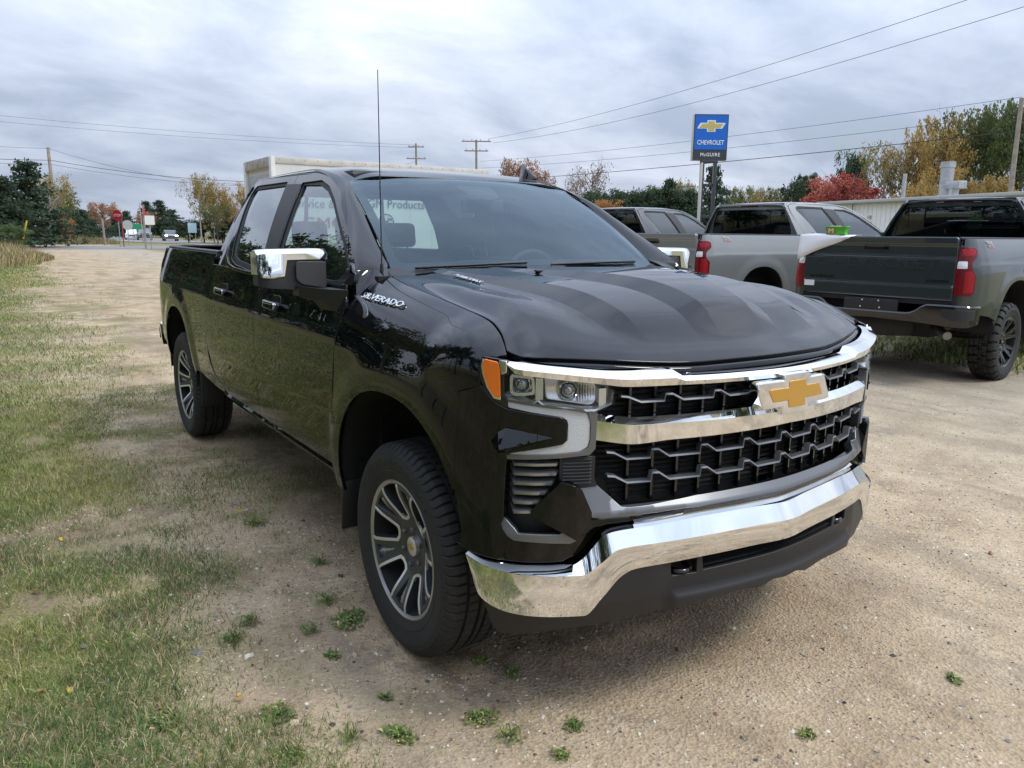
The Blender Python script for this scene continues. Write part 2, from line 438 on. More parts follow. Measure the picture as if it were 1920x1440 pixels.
def half_width(x):
    return interp(x, [(.66,.903),(.6,.942),(.55,.967),(.48,.989),(.40,1.002),(.28,1.009),(0,1.012),(-.5,1.016),(-1.5,1.018),(-2.6,1.012),(-3.1,1.0),
                      (-3.75,.988),(-4.3,.978),(-4.5,.967),(-4.6,.953),(-4.7,.936),(-4.8,.90)])
ARCH_F, ARCH_R = (.02, .53), (-3.745, .53)
def arch_rad(x, z, c):
    return (np.abs((np.asarray(x, float)-c[0])/.49)**2.3 + np.abs(np.maximum(np.asarray(z, float)-c[1], 0)/.475)**2.3)**(1/2.3)
def flare(x, z):
    f = 0
    for c in (ARCH_F, ARCH_R):
        r = arch_rad(x, z, c)
        f = f + .014 * (1 - sstep(1.05, 1.34, r))
    return f
def t_door(z):
    return interp(z, [(.40,.08),(.50,.042),(.58,.022),(.66,.012),(.74,.008),(.84,.0),(1.0,-.003),(1.10,0),(1.155,.004),(1.185,.014),(1.25,.034),(1.32,.056),(1.36,.072)])
def t_bed(z):
    return interp(z, [(.40,.06),(.55,.03),(.66,.01),(.8,0),(1.0,-.001),(1.1,.002),(1.155,.007),(1.19,.018),(1.25,.036),(1.32,.06),(1.38,.083),(1.43,.105)])
def m_door(u, v):
    return np.stack([u, half_width(u) - t_door(v) + flare(u, v), v], 1)
def m_bed(u, v):
    return np.stack([u, half_width(u) - t_bed(v) + flare(u, v), v], 1)
def gy(z):
    z = np.asarray(z, float); return .945 - .42*(z-1.35) - .25*(z-1.35)**2
def m_green(u, v, off=0.):
    rear = .05*sstep(-2.45, -2.95, u)**1.3
    return np.stack([u, gy(v) - rear + off, v], 1)
SEAM = [(-.60,.775,1.405),(-.45,.79,1.396),(-.25,.803,1.368),(0,.815,1.342),(.23,.826,1.316),(.42,.844,1.296),(.51,.862,1.268),(.57,.884,1.233),(.615,.908,1.205)]
def seam_y(x): return interp(x, [(a, b) for a, b, c in SEAM])
def seam_z(x): return interp(x, [(a, c) for a, b, c in SEAM])
def m_fender(u, v):
    """v is the height up to 1.08; past that it runs over the rounded shoulder to the bonnet gap at v = 1.40"""
    t = np.clip((v - 1.08) / .32, 0, 1)
    w = half_width(u); ys, zs = seam_y(u), seam_z(u)
    am = math.pi/2*(.86 - .34*sstep(.15, .55, u)); a = t * am
    den = 1 - np.cos(am)
    y = w - (w - ys) * ((1 - np.cos(a)) / den)**(1 + 1.2*sstep(.2, .52, u))
    z = np.where(v <= 1.08, v, 1.08 + (zs - 1.08) * np.sin(a) / np.sin(am))
    low = interp(v, [(.40,.06),(.5,.03),(.62,.008),(.8,0),(1.08,0)])
    return np.stack([u, y - np.where(v < .8, low, 0) + flare(u, z), z], 1)
HOODP = [(0,1.130),(.03,1.150),(.06,1.167),(.085,1.183),(.12,1.203),(.2,1.240),(.3,1.281),(.4,1.316),(.5,1.343),(.6,1.361),(.7,1.375),(.9,1.395),(1.1,1.408),(1.4,1.420)]
def ridge_y(u): return .60 - .13*sstep(-.35, .62, u), .36 - .20*sstep(-.2, .60, u)
def ridge_w(u): return .018 + .030*sstep(-.3, .5, u)
def m_hood(u, v):
    ay = np.abs(v)
    gx = np.interp(ay, GRILLE.c[:200, 0], GRILLE.c[:200, 1])
    d = gx - u
    z = interp(d, HOODP) + .040*sstep(.30, .88, ay)*(1 - sstep(.3, .75, d))
    env = sstep(.15, .32, d); wv = ridge_w(u)
    lin = lambda q: np.clip(q/(2*wv)+.5, 0, 1)
    y1, y2 = ridge_y(u)
    z = z + env*((.011+.020*sstep(-.3, .5, u))*(1-lin(ay - y1)) - .006*np.exp(-((ay-y1-.09)/.06)**2))
    z = z + env*(.010+.018*sstep(-.3, .5, u))*(1-lin(ay - y2))*sstep(1.35, .9, d)
    z = z - .012*(ay/.8)**2
    ys = seam_y(u); k = sstep(-.13, .0, ay - ys)
    z = z*(1-k) + (seam_z(u)-.001)*k
    return np.stack([u, v, z], 1)
def roof_c(x): return interp(x, [(-1.0,1.80),(-1.10,1.838),(-1.25,1.876),(-1.4,1.902),(-1.6,1.918),(-1.9,1.928),(-2.3,1.925),(-2.6,1.910),(-2.78,1.890),(-2.9,1.865)])
def m_roof(u, v):
    ay = np.abs(v)
    z = roof_c(u) - .010*(ay/.5)**2 - np.where(ay > .48, 1.05*(np.maximum(ay-.48, 0))**2, 0)
    rib = sstep(-1.35, -1.6, u)*sstep(-2.75, -2.6, u)
    z = z - .006*rib*(sstep(.17,.20,ay)-sstep(.27,.30,ay)) - .006*rib*(sstep(.40,.43,ay)-sstep(.48,.51,ay))
    return np.stack([u, v, z], 1)
def m_wind(a, t):
    xb = -.36 - .13*np.abs(a)**2.2; zb = 1.418 - .012*a*a
    xt = -1.105 - .035*a*a; zt = 1.842 - .036*a*a
    y = a*(.75*(1-t) + .668*t)
    b = 4*t*(1-t)
    return np.stack([xb*(1-t)+xt*t + .012*b, y, zb*(1-t)+zt*t + .016*b], 1)
def m_plan(plan, off=0.):
    def f(u, v):
        o = off(u, v) if callable(off) else off
        x, y = plan.at(u, o)
        return np.stack([x, y, v], 1)
    return f
# ---------------------------------------------------------------- terrain
rng = np.random.default_rng(7)
def vnoise(x, y, s, seed=0):
    """smooth value noise, -1..1"""
    x = np.asarray(x, float)/s + 37.7*seed; y = np.asarray(y, float)/s - 11.3*seed
    xi, yi = np.floor(x), np.floor(y); fx, fy = x-xi, y-yi; fx = fx*fx*(3-2*fx); fy = fy*fy*(3-2*fy)
    h = lambda a, b: np.modf(np.abs(np.sin(a*127.1+b*311.7+seed*17.3)*43758.5453))[0]*2-1
    return (h(xi, yi)*(1-fx)+h(xi+1, yi)*fx)*(1-fy) + (h(xi, yi+1)*(1-fx)+h(xi+1, yi+1)*fx)*fy
def ground_z(x, y):
    x, y = np.asarray(x, float), np.asarray(y, float)
    z = .09*sstep(2.2, 5.4, y)*(1-sstep(30, 60, y))*sstep(-45, -25, x)
    near = np.exp(-(x*x+y*y)/300.)
    z = z + near*(.010*vnoise(x, y, .9, 1) + .006*vnoise(x, y, .33, 2) + .0035*vnoise(x, y, .12, 3))
    z = z + .03*sstep(-1.7, -3.5, y)*near + .025*vnoise(x, y, 3.5, 4)*near*(np.abs(y) > 3)
    for wx, wy in ((0, -.98), (-3.745, -.98), (0, .98), (-3.745, .98)):
        w = np.exp(-(((x-wx)/.30)**2+((y-wy)/.26)**2)); z = z*(1-w) - .006*w
    return z
def axis(lo, hi, d, far, g=1.16):
    a = list(np.arange(lo, hi+d/2, d)); s = d; v = hi
    while v < far: s *= g; v += s; a.append(v)
    s = d; v = lo
    while v > -far: s *= g; v -= s; a.insert(0, v)
    return np.array(a)
gx_, gy_a = axis(-6.0, 3.0, .045, 1600), axis(-3.6, 5.0, .045, 1600)
GX, GY = np.meshgrid(gx_, gy_a, indexing='ij'); GZ = ground_z(GX, GY)
def fast_mesh(name, V, F, mats=(), mi=None, parent=None, smooth=False):
    V = np.ascontiguousarray(V, np.float32); F = np.ascontiguousarray(F, np.int32); n, k = F.shape
    me = bpy.data.meshes.new(name); me.vertices.add(len(V)); me.vertices.foreach_set('co', V.ravel())
    me.loops.add(n*k); me.loops.foreach_set('vertex_index', F.ravel()); me.polygons.add(n)
    me.polygons.foreach_set('loop_start', np.arange(0, n*k, k, dtype=np.int32))
    for m_ in mats: me.materials.append(m_)
    if mi is not None: me.polygons.foreach_set('material_index', np.asarray(mi, np.int32))
    me.polygons.foreach_set('use_smooth', np.full(n, smooth)); me.update(calc_edges=True)
    return link(bpy.data.objects.new(name, me), parent)
ni, nj = GX.shape
idx = np.arange(ni*nj).reshape(ni, nj)
Fq = np.stack([idx[:-1, :-1], idx[1:, :-1], idx[1:, 1:], idx[:-1, 1:]], -1).reshape(-1, 4)

def ground_material():
    m = bpy.data.materials.new('sandy_ground'); m.use_nodes = True; t = m.node_tree; nd = t.nodes; lk = t.links; b = nd['Principled BSDF']
    b.inputs['Roughness'].default_value = .95; b.inputs['Specular IOR Level'].default_value = .15
    tc = nd.new('ShaderNodeTexCoord'); pos = tc.outputs['Object']
    sp = nd.new('ShaderNodeSeparateXYZ'); lk.new(pos, sp.inputs[0])
    def no(s, d=6, r=.6, dist=0.):
        n = nd.new('ShaderNodeTexNoise'); n.inputs['Scale'].default_value = s; n.inputs['Detail'].default_value = d; n.inputs['Roughness'].default_value = r; n.inputs['Distortion'].default_value = dist
        lk.new(pos, n.inputs['Vector']); return n.outputs['Fac']
    def mth(op, a, c=None, cl=False):
        n = nd.new('ShaderNodeMath'); n.operation = op; n.use_clamp = cl
        for i, v in enumerate((a, c)):
            if v is None: continue
            if isinstance(v, (int, float)): n.inputs[i].default_value = v
            else: lk.new(v, n.inputs[i])
        return n.outputs[0]
    def rng_(v, a, c, lo=0., hi=1.):
        n = nd.new('ShaderNodeMapRange'); n.interpolation_type = 'SMOOTHSTEP'; lk.new(v, n.inputs[0]); n.inputs[1].default_value = a; n.inputs[2].default_value = c; n.inputs[3].default_value = lo; n.inputs[4].default_value = hi; return n.outputs[0]
    def ramp(v, stops):
        n = nd.new('ShaderNodeValToRGB'); lk.new(v, n.inputs[0]); e = n.color_ramp.elements
        e[0].position, e[0].color = stops[0][0], (*stops[0][1], 1); e[1].position, e[1].color = stops[-1][0], (*stops[-1][1], 1)
        for p_, c_ in stops[1:-1]: q = e.new(p_); q.color = (*c_, 1)
        return n.outputs[0]
    def mixc(f, a, c):
        n = nd.new('ShaderNodeMix'); n.data_type = 'RGBA'
        if isinstance(f, float): n.inputs[0].default_value = f
        else: lk.new(f, n.inputs[0])
        for i, v in ((6, a), (7, c)):
            if isinstance(v, tuple): n.inputs[i].default_value = (*v, 1)
            else: lk.new(v, n.inputs[i])
        return n.outputs[2]
    sand = ramp(no(1.7, 9, .68), [(.28, (.26, .19, .122)), (.45, (.43, .328, .212)), (.62, (.54, .425, .285)), (.8, (.59, .48, .335))])
    vo = nd.new('ShaderNodeTexVoronoi'); vo.inputs['Scale'].default_value = 85; lk.new(pos, vo.inputs['Vector'])
    grit = ramp(vo.outputs['Color'], [(.1, (.62, .60, .57)), (.5, (1, 1, 1)), (.9, (1.25, 1.22, 1.15))])
    mul = nd.new('ShaderNodeMix'); mul.data_type = 'RGBA'; mul.blend_type = 'MULTIPLY'; mul.inputs[0].default_value = .55; lk.new(sand, mul.inputs[6]); lk.new(grit, mul.inputs[7])
    # coarse dark aggregate shows through in worn streaks
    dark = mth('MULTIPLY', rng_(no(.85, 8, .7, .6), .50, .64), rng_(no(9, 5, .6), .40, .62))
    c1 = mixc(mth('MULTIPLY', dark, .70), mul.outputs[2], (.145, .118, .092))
    # paler, greyer washed gravel away to the right and back
    c2 = mixc(mth('MULTIPLY', rng_(sp.outputs[1], 1.5, 6.5), .55), c1, (.36, .325, .27))
    # turf: along the verge on the left, behind the parked trucks, beyond the street
    wig = mth('ADD', sp.outputs[1], mth('MULTIPLY', mth('SUBTRACT', no(.55, 6, .62), .5), 2.0))
    xs = mth('MULTIPLY', sp.outputs[0], -.012)
    verge = mth('MULTIPLY', rng_(mth('SUBTRACT', wig, xs), -1.35, -2.25), .9)
    under = mth('MULTIPLY', mth('MULTIPLY', rng_(sp.outputs[1], .2, -1.1), rng_(no(1.2, 7, .7), .47, .60)), .75)
    under = mth('MULTIPLY', under, rng_(sp.outputs[0], .9, -.9))
    lane = mth('MULTIPLY', mth('MULTIPLY', rng_(sp.outputs[0], -4.5, -9), rng_(no(.75, 8, .72), .47, .62)), mth('MULTIPLY', rng_(sp.outputs[1], 4.5, -.5), .7))
    under = mth('MAXIMUM', under, lane)
    back = mth('MULTIPLY', rng_(wig, 7.6, 9.4), .8)
    far = rng_(sp.outputs[0], -92, -96)
    g = mth('MAXIMUM', mth('MAXIMUM', verge, under), mth('MAXIMUM', back, far))
    turf = ramp(no(3.2, 8, .7), [(.28, (.085, .105, .028)), (.45, (.14, .165, .042)), (.58, (.20, .205, .065)), (.75, (.28, .25, .12))])
    soil = ramp(no(2.3, 8, .72), [(.3, (.13, .098, .066)), (.7, (.34, .26, .165))])
    fine_ = ramp(no(75, 4, .75), [(.3, (.45, .45, .42)), (.5, (.95, .95, .9)), (.72, (1.5, 1.45, 1.3))])
    turf1 = mixc(rng_(no(1.35, 8, .7), .42, .60), turf, soil)
    tm = nd.new('ShaderNodeMix'); tm.data_type = 'RGBA'; tm.blend_type = 'MULTIPLY'; tm.inputs[0].default_value = .8; lk.new(turf1, tm.inputs[6]); lk.new(fine_, tm.inputs[7]); turf2 = tm.outputs[2]
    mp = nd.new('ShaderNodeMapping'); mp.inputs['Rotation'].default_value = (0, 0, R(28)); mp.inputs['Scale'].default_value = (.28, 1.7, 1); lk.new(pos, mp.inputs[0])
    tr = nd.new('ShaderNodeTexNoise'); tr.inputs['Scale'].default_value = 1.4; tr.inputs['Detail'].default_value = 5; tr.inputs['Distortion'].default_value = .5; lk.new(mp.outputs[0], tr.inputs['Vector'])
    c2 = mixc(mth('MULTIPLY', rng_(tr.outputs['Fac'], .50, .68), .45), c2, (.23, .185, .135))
    c3 = mixc(g, c2, turf2)
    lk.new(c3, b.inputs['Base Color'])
    bp = nd.new('ShaderNodeBump'); bp.inputs['Strength'].default_value = .75; bp.inputs['Distance'].default_value = .012
    hh = mth('ADD', mth('MULTIPLY', no(60, 4, .7), .7), mth('MULTIPLY', vo.outputs['Distance'], .6)); lk.new(hh, bp.inputs['Height']); lk.new(bp.outputs[0], b.inputs['Normal'])
    return m
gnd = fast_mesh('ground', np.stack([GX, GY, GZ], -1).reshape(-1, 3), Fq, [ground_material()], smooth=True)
tag(gnd, kind='structure')

# ---------------------------------------------------------------- street beyond the lot
asph = mat('asphalt_grey', (.215, .205, .195), .9, noise=.12, nscale=.6, bump=.2, bscale=30); conc = mat('kerb_concrete', (.48, .45, .40), .9, noise=.1)
def sheet(name, pts, z, m_): 
    o = mesh(name, [(x, y, z) for x, y in pts], [tuple(range(len(pts)))], m_); tag(o, kind='structure'); return o
sheet('road', [(-67, -120), (-67, 120), (-80, 120), (-80, -120)], .02, asph)
def ribbon(name, pts, w, z, m_):
    P = np.array(pts, float); d = np.gradient(P, axis=0); d /= np.linalg.norm(d, axis=1)[:, None]; n = np.stack([-d[:, 1], d[:, 0]], 1)*w/2
    V = [(*a, z) for a in P+n] + [(*a, z) for a in P-n]; k = len(P)
    o = mesh(name, V, [(i, i+1, k+i+1, k+i) for i in range(k-1)], m_); tag(o, kind='structure'); return o
ribbon('road', [(-79, 27), (-92, 22.5), (-108, 19.0), (-132, 18.2), (-170, 20), (-220, 24), (-400, 43), (-800, 82)], 9.5, .026, asph)
ribbon('road', [(-79, 60), (-86, 38), (-97, 26), (-112, 20)], 8, .030, asph)
ribbon('path', [(-95, 4.5), (-125, 9.2), (-160, 13)], 3.0, .03, mat('path_grey', (.40, .38, .36), .9))
k1 = ribbon('kerb', [(-81, 17.5), (-92, 16.2), (-104, 13.6), (-118, 12.9)], .5, .10, conc)

# ---------------------------------------------------------------- loose stones, turf, weeds, leaves
def in_turf(x, y):
    wig = y + .32*vnoise(x, y, 1.5, 5) + .30*vnoise(x, y, .5, 6)
    return sstep(-1.25, -1.95, wig+.012*x)
tanm = [mat('stone_tan', (.52, .41, .27), .9, noise=.3, nscale=20), mat('stone_pale', (.70, .64, .53), .85, noise=.2, nscale=20), mat('stone_grey', (.22, .205, .19), .85, noise=.3, nscale=20), mat('stone_dark', (.085, .070, .058), .9, noise=.3, nscale=20), mat('stone_rust', (.30, .17, .10), .9, noise=.3, nscale=20)]
def scatter_stones(name, n, xr, yr, smin, smax, seed, dens=None, w=(.45, .16, .2, .13, .06)):
    q = np.random.default_rng(seed)
    x = q.uniform(*xr, n); y = q.uniform(*yr, n)
    keep = np.ones(n, bool)
    if dens is not None: keep = q.random(n) < dens(x, y)
    x, y = x[keep], y[keep]; n = len(x)
    s = smin*(smax/smin)**(q.random(n)**2.2)
    base = np.array([(1, 0, 0), (-.5, .87, 0), (-.5, -.87, 0), (.35, .5, .62), (-.7, 0, .58), (.3, -.55, .66), (0, 0, .95)], float)
    f = np.array([(0, 1, 3), (1, 4, 3), (1, 2, 4), (2, 5, 4), (2, 0, 5), (0, 3, 5), (3, 4, 6), (4, 5, 6), (5, 3, 6)])
    a = q.uniform(0, 6.283, n); ca, sa = np.cos(a), np.sin(a)
    V = base[None]*(1+.35*q.normal(size=(n, 7, 3)).clip(-1, 1))*np.stack([np.ones(n), q.uniform(.6, 1, n), q.uniform(.4, .8, n)], 1)[:, None, :]*s[:, None, None]
    X = V[..., 0]*ca[:, None]-V[..., 1]*sa[:, None]+x[:, None]; Y = V[..., 0]*sa[:, None]+V[..., 1]*ca[:, None]+y[:, None]
    Z = V[..., 2]+(ground_z(x, y)-.12*s)[:, None]
    F = (f[None]+7*np.arange(n)[:, None, None]).reshape(-1, 3)
    mi = np.repeat(q.choice(5, n, p=np.array(w)/sum(w)), 9)
    o = fast_mesh(name, np.stack([X, Y, Z], -1).reshape(-1, 3), F, tanm, mi); tag(o, 'loose sand and gravel strewn over the lot', 'gravel', kind='stuff'); return o
notwheel = lambda x, y: 1.0*(((np.abs(x) > .22) | (np.abs(np.abs(y)-.86) > .16)))
scatter_stones('gravel', 60000, (-1.6, 2.2), (-2.0, 2.6), .0022, .0062, 11, lambda x, y: notwheel(x, y)*(1-.75*in_turf(x, y))*(.25+.75*sstep(-.2, .25, vnoise(x, y, .7, 8)+.6*vnoise(x, y, .2, 9))))
scatter_stones('gravel', 160, (-1.5, 2.2), (-2.0, 2.6), .013, .026, 14, lambda x, y: notwheel(x, y)*.9, (.3, .3, .22, .1, .08))
scatter_stones('gravel', 22000, (-2.6, 1.0), (-2.3, -.7), .0025, .0075, 15, lambda x, y: notwheel(x, y)*(1-.5*in_turf(x, y))*(.15+.85*sstep(-.1, .4, vnoise(x, y, .5, 18)+.5*vnoise(x, y, .17, 19))), (.32, .2, .26, .16, .06))
scatter_stones('gravel', 7000, (-2.5, 2.4), (-2.3, 3.4), .006, .013, 12, lambda x, y: notwheel(x, y)*(1-.6*in_turf(x, y))*.8, (.3, .3, .22, .1, .08))
scatter_stones('gravel', 14000, (-6, 2.0), (1.2, 8.0), .005, .011, 13, lambda x, y: .8+0*x)

gm = [mat('grass_yellow', (.26, .29, .070), .75, noise=.25, nscale=9), mat('grass_green', (.145, .215, .042), .75, noise=.3, nscale=9), mat('grass_deep', (.085, .155, .036), .75, noise=.3, nscale=9), mat('grass_straw', (.52, .43, .23), .85, noise=.3, nscale=9), mat('grass_brown', (.20, .135, .075), .9, noise=.3, nscale=9)]
def blades(name, x, y, h, w_, lean, seed, p_mix, label):
    q = np.random.default_rng(seed); n = len(x); z = ground_z(x, y)-.002
    a = q.uniform(0, 6.283, n); b_ = q.uniform(0, 6.283, n); l = h*lean*q.uniform(.3, 1.3, n)
    dx, dy = np.cos(a)*w_/2, np.sin(a)*w_/2; tx, ty = np.cos(b_)*l, np.sin(b_)*l
    hz = np.sqrt(np.maximum(h*h-l*l*.8, (h*.15)**2))
    V = np.stack([np.stack([x-dx, y-dy, z], 1), np.stack([x+dx, y+dy, z], 1), np.stack([x+.45*tx+dx*.7, y+.45*ty+dy*.7, z+hz*.62], 1), np.stack([x+.45*tx-dx*.7, y+.45*ty-dy*.7, z+hz*.62], 1), np.stack([x+tx, y+ty, z+hz], 1)], 1)
    f = np.array([(0, 1, 2), (0, 2, 3), (3, 2, 4)]); F = (f[None]+5*np.arange(n)[:, None, None]).reshape(-1, 3)
    pm = p_mix(x, y, q) if callable(p_mix) else q.choice(5, n, p=p_mix)
    o = fast_mesh(name, V.reshape(-1, 3), F, gm, np.repeat(pm, 3)); tag(o, label, 'grass', kind='stuff'); return o
def near_grass():
    q = np.random.default_rng(21); n = 400000
    x = -5.5+q.random(n)**.8*6.6; y = q.uniform(-3.3, -.75, n)
    d = in_turf(x, y); cl = vnoise(x, y, .30, 31)+.7*vnoise(x, y, .11, 32)
    k = q.random(n) < (.06+.94*d)*sstep(-.35, .55, cl+.75*d-.10)*.80
    x, y, d = x[k], y[k], d[k]; n = len(x)
    hue = vnoise(x, y, .55, 33)+.5*vnoise(x, y, .2, 34)+.35*q.normal(size=n)
    def pm(x, y, q):
        r = q.random(len(x)); o = np.where(hue > .35, 0, np.where(hue > -.25, 1, 2)); o = np.where(r < .20, 3, o); return np.where(r > .93, 4, o)
    h = q.uniform(.016, .050, n)*(.7+.5*d)
    blades('grass', x, y, h, q.uniform(.0016, .0036, n), .95, 22, pm, 'short patchy yellow-green turf along the verge')
near_grass()
def mid_grass():
    q = np.random.default_rng(23); n = 150000
    x = -5.5-q.random(n)**1.6*34; y = q.uniform(-5.0, .3, n)
    wig = y+.6*vnoise(x, y, 2.4, 5)+.4*vnoise(x, y, .8, 6)
    k = q.random(n) < sstep(-1.1, -2.2, wig+.03*(x+5))*.75+.06*(vnoise(x, y, .9, 41) > .2)
    x, y = x[k], y[k]; n = len(x); sc = 1+.05*(-x-5.5)
    hue = vnoise(x, y, 1.2, 43)+.5*q.normal(size=n)
    pm = lambda x, y, q: np.where(q.random(len(x)) < .22, 3, np.where(hue > .3, 0, np.where(hue > -.6, 1, 2)))
    blades('grass', x, y, q.uniform(.025, .06, n)*sc**.5, q.uniform(.004, .008, n)*sc, .9, 24, pm, 'verge turf running back towards the street')
mid_grass()
def sparse_grass():
    q = np.random.default_rng(25); n = 190000
    x = q.uniform(-6, -.3, n); y = q.uniform(-1.9, .9, n)
    k = q.random(n) < (sstep(-.1, .8, vnoise(x, y, .6, 51)+.6*vnoise(x, y, .2, 52))*.85+.07)*sstep(.7, -.8, y)*sstep(.2, -1.2, x)
    x, y = x[k], y[k]; n = len(x)
    blades('grass', x, y, q.uniform(.015, .04, n), q.uniform(.002, .004, n), 1.0, 26, [.20, .30, .14, .22, .14], 'sparse flattened grass beneath and beside the truck')
    n = 26000; x = q.uniform(-7, 2, n); y = q.uniform(7.2, 16, n)
    blades('grass', x, y, q.uniform(.05, .13, n), q.uniform(.012, .022, n), .8, 27, [.25, .4, .15, .15, .05], 'rough grass behind the parked pickups')
sparse_grass()
def dry_clump(name, cx, cy, rx, ry, n, h0, h1, seed, label, mix):
    q = np.random.default_rng(seed); a = q.uniform(0, 6.283, n); r = np.sqrt(q.random(n))
    x, y = cx+rx*r*np.cos(a), cy+ry*r*np.sin(a)
    blades(name, x, y, q.uniform(h0, h1, n)*(1.15-.6*r), q.uniform(.015, .03, n), .45, seed+1, mix, label)
dry_clump('dry_weeds', -41, -1.55, 6, 1.7, 5000, .4, 1.25, 61, 'tall dry grey-brown weeds at the edge of the lot', [.06, .04, .04, .46, .40])
dry_clump('dry_weeds', -47, .1, 6, .9, 2200, .15, .45, 63, 'low rusty dry weeds beside the lot entrance', [.05, .05, .02, .2, .68])
dry_clump('dry_weeds', -92, 4.3, 5, 6, 7000, .5, 1.3, 65, 'brown weeds around the foot of the leaning utility pole', [.04, .08, .08, .2, .60])

# weed tufts near the front wheel: each one an object
TUFTS = [(-1.6,-1.07,.10),(-.30,-1.06,.15),(-.50,-1.08,.11),(-.08,-1.22,.07),(.16,-1.50,.10),(.41,-1.35,.06),(.48,-1.22,.10),(.55,-.95,.11),(.69,-.93,.07),(.84,-.85,.06),(.75,-.72,.06),(-.29,-1.23,.07),(.39,-1.54,.12),(.27,-1.17,.06),(-.49,-1.41,.08),(1.19,-.12,.05),(0,-1.83,.14),(-.39,-1.51,.09),(.26,-.77,.05),(.39,-.72,.05),(-.91,-.96,.08),(1.29,.59,.06)]
def tuft(x, y, r, seed, label):
    q = np.random.default_rng(seed); V, F, mi = [], [], []; r *= q.uniform(.55, .9); kind = seed % 3; n = int((260 if kind else 150)*(r/.1)**1.5)+40
    ex, ea = q.uniform(.55, 1.0), q.uniform(0, 3.14)
    for i in range(n):
        a = q.uniform(0, 6.283); rr = r*min(abs(q.normal()), 1.3)*.5; bx_, by_ = rr*math.cos(a), rr*math.sin(a)*ex
        bx_, by_ = bx_*math.cos(ea)-by_*math.sin(ea), bx_*math.sin(ea)+by_*math.cos(ea)
        oa = q.uniform(0, 6.283); l = q.uniform(.006, .017)*(1+3*r) if kind else q.uniform(.015, .045); w_ = (q.uniform(.14, .32) if kind else .05)*l; up = q.uniform(.0, .75 if kind else 1.0)*l+.002
        d = np.array([math.cos(oa), math.sin(oa)]); s = np.array([-d[1], d[0]])*w_
        zb = float(ground_z(x+bx_, y+by_))+q.uniform(0, .012)*max(0, 1-rr/r)
        b0 = len(V)
        V += [(bx_, by_, zb), (bx_+d[0]*l*.55+s[0], by_+d[1]*l*.55+s[1], zb+up), (bx_+d[0]*l, by_+d[1]*l, zb+up*.9), (bx_+d[0]*l*.55-s[0], by_+d[1]*l*.55-s[1], zb+up*1.1)]
        F.append((b0, b0+1, b0+2, b0+3)); mi.append(q.choice([2, 1, 0, 4, 3], p=([.46, .34, .08, .06, .06], [.20, .42, .24, .06, .08], [.33, .40, .12, .08, .07])[kind]))
    o = fast_mesh('weed_tuft', np.array(V), np.array(F), gm, mi); o.location = (x, y, 0)
    tag(o, label, 'weed', 'small weed tufts on the bare sand')
NEAR = ['beside the front tyre contact patch', 'in front of the chrome bumper corner', 'out on the open sand']
for i, (x, y, r) in enumerate(TUFTS): tuft(x, y, r, 100+i, 'small low green weed growing out of the bare sand')
# fallen leaves
lm = [mat('leaf_tan', (.40, .22, .09), .8, noise=.3, nscale=30), mat('leaf_yellow', (.55, .38, .05), .7, noise=.3, nscale=30), mat('leaf_brown', (.19, .085, .035), .85, noise=.3, nscale=30)]
leaf_me = {}
def leaf_mesh(k):
    if k in leaf_me: return leaf_me[k]
    q = np.random.default_rng(300+k); o = []
    rim = [(math.cos(t)*(1 if i % 2 == 0 else .72), math.sin(t)*.62*(1 if i % 2 == 0 else .75)) for i, t in enumerate(np.linspace(0, 2*math.pi, 12, endpoint=False))]
    V = [(0, 0, .0)] + [(a, b, .22*(abs(b)**1.5)+.10*q.normal()*abs(a)+.06) for a, b in rim] + [(1.5, .05, .1)]
    F = [(0, i+1, (i+1) % 12+1) for i in range(12)] + [(1, 13, 2)]
    me = bpy.data.meshes.new('leaf'); me.from_pydata(V, [], F); me.materials.append(lm[k % 3]); leaf_me[k] = me; return me
def leaves():
    q = np.random.default_rng(77); n = 0
    while n < 62:
        x = q.uniform(-4.5, .9); y = q.uniform(-2.6, -1.1)
        if q.random() > .25+.75*float(in_turf(x, y)): continue
        o = bpy.data.objects.new('fallen_leaf', leaf_mesh(int(q.integers(0, 9)))); s = q.uniform(.010, .022)
        o.scale = (s, s*q.uniform(.7, 1), s); o.rotation_euler = (q.normal()*.25, q.normal()*.25, q.uniform(0, 6.28)); o.location = (x, y, float(ground_z(x, y))+.012)
        link(o); tag(o, 'small dry fallen leaf lying in the turf beside the black truck', 'leaf', 'fallen leaves on the verge'); n += 1
leaves()

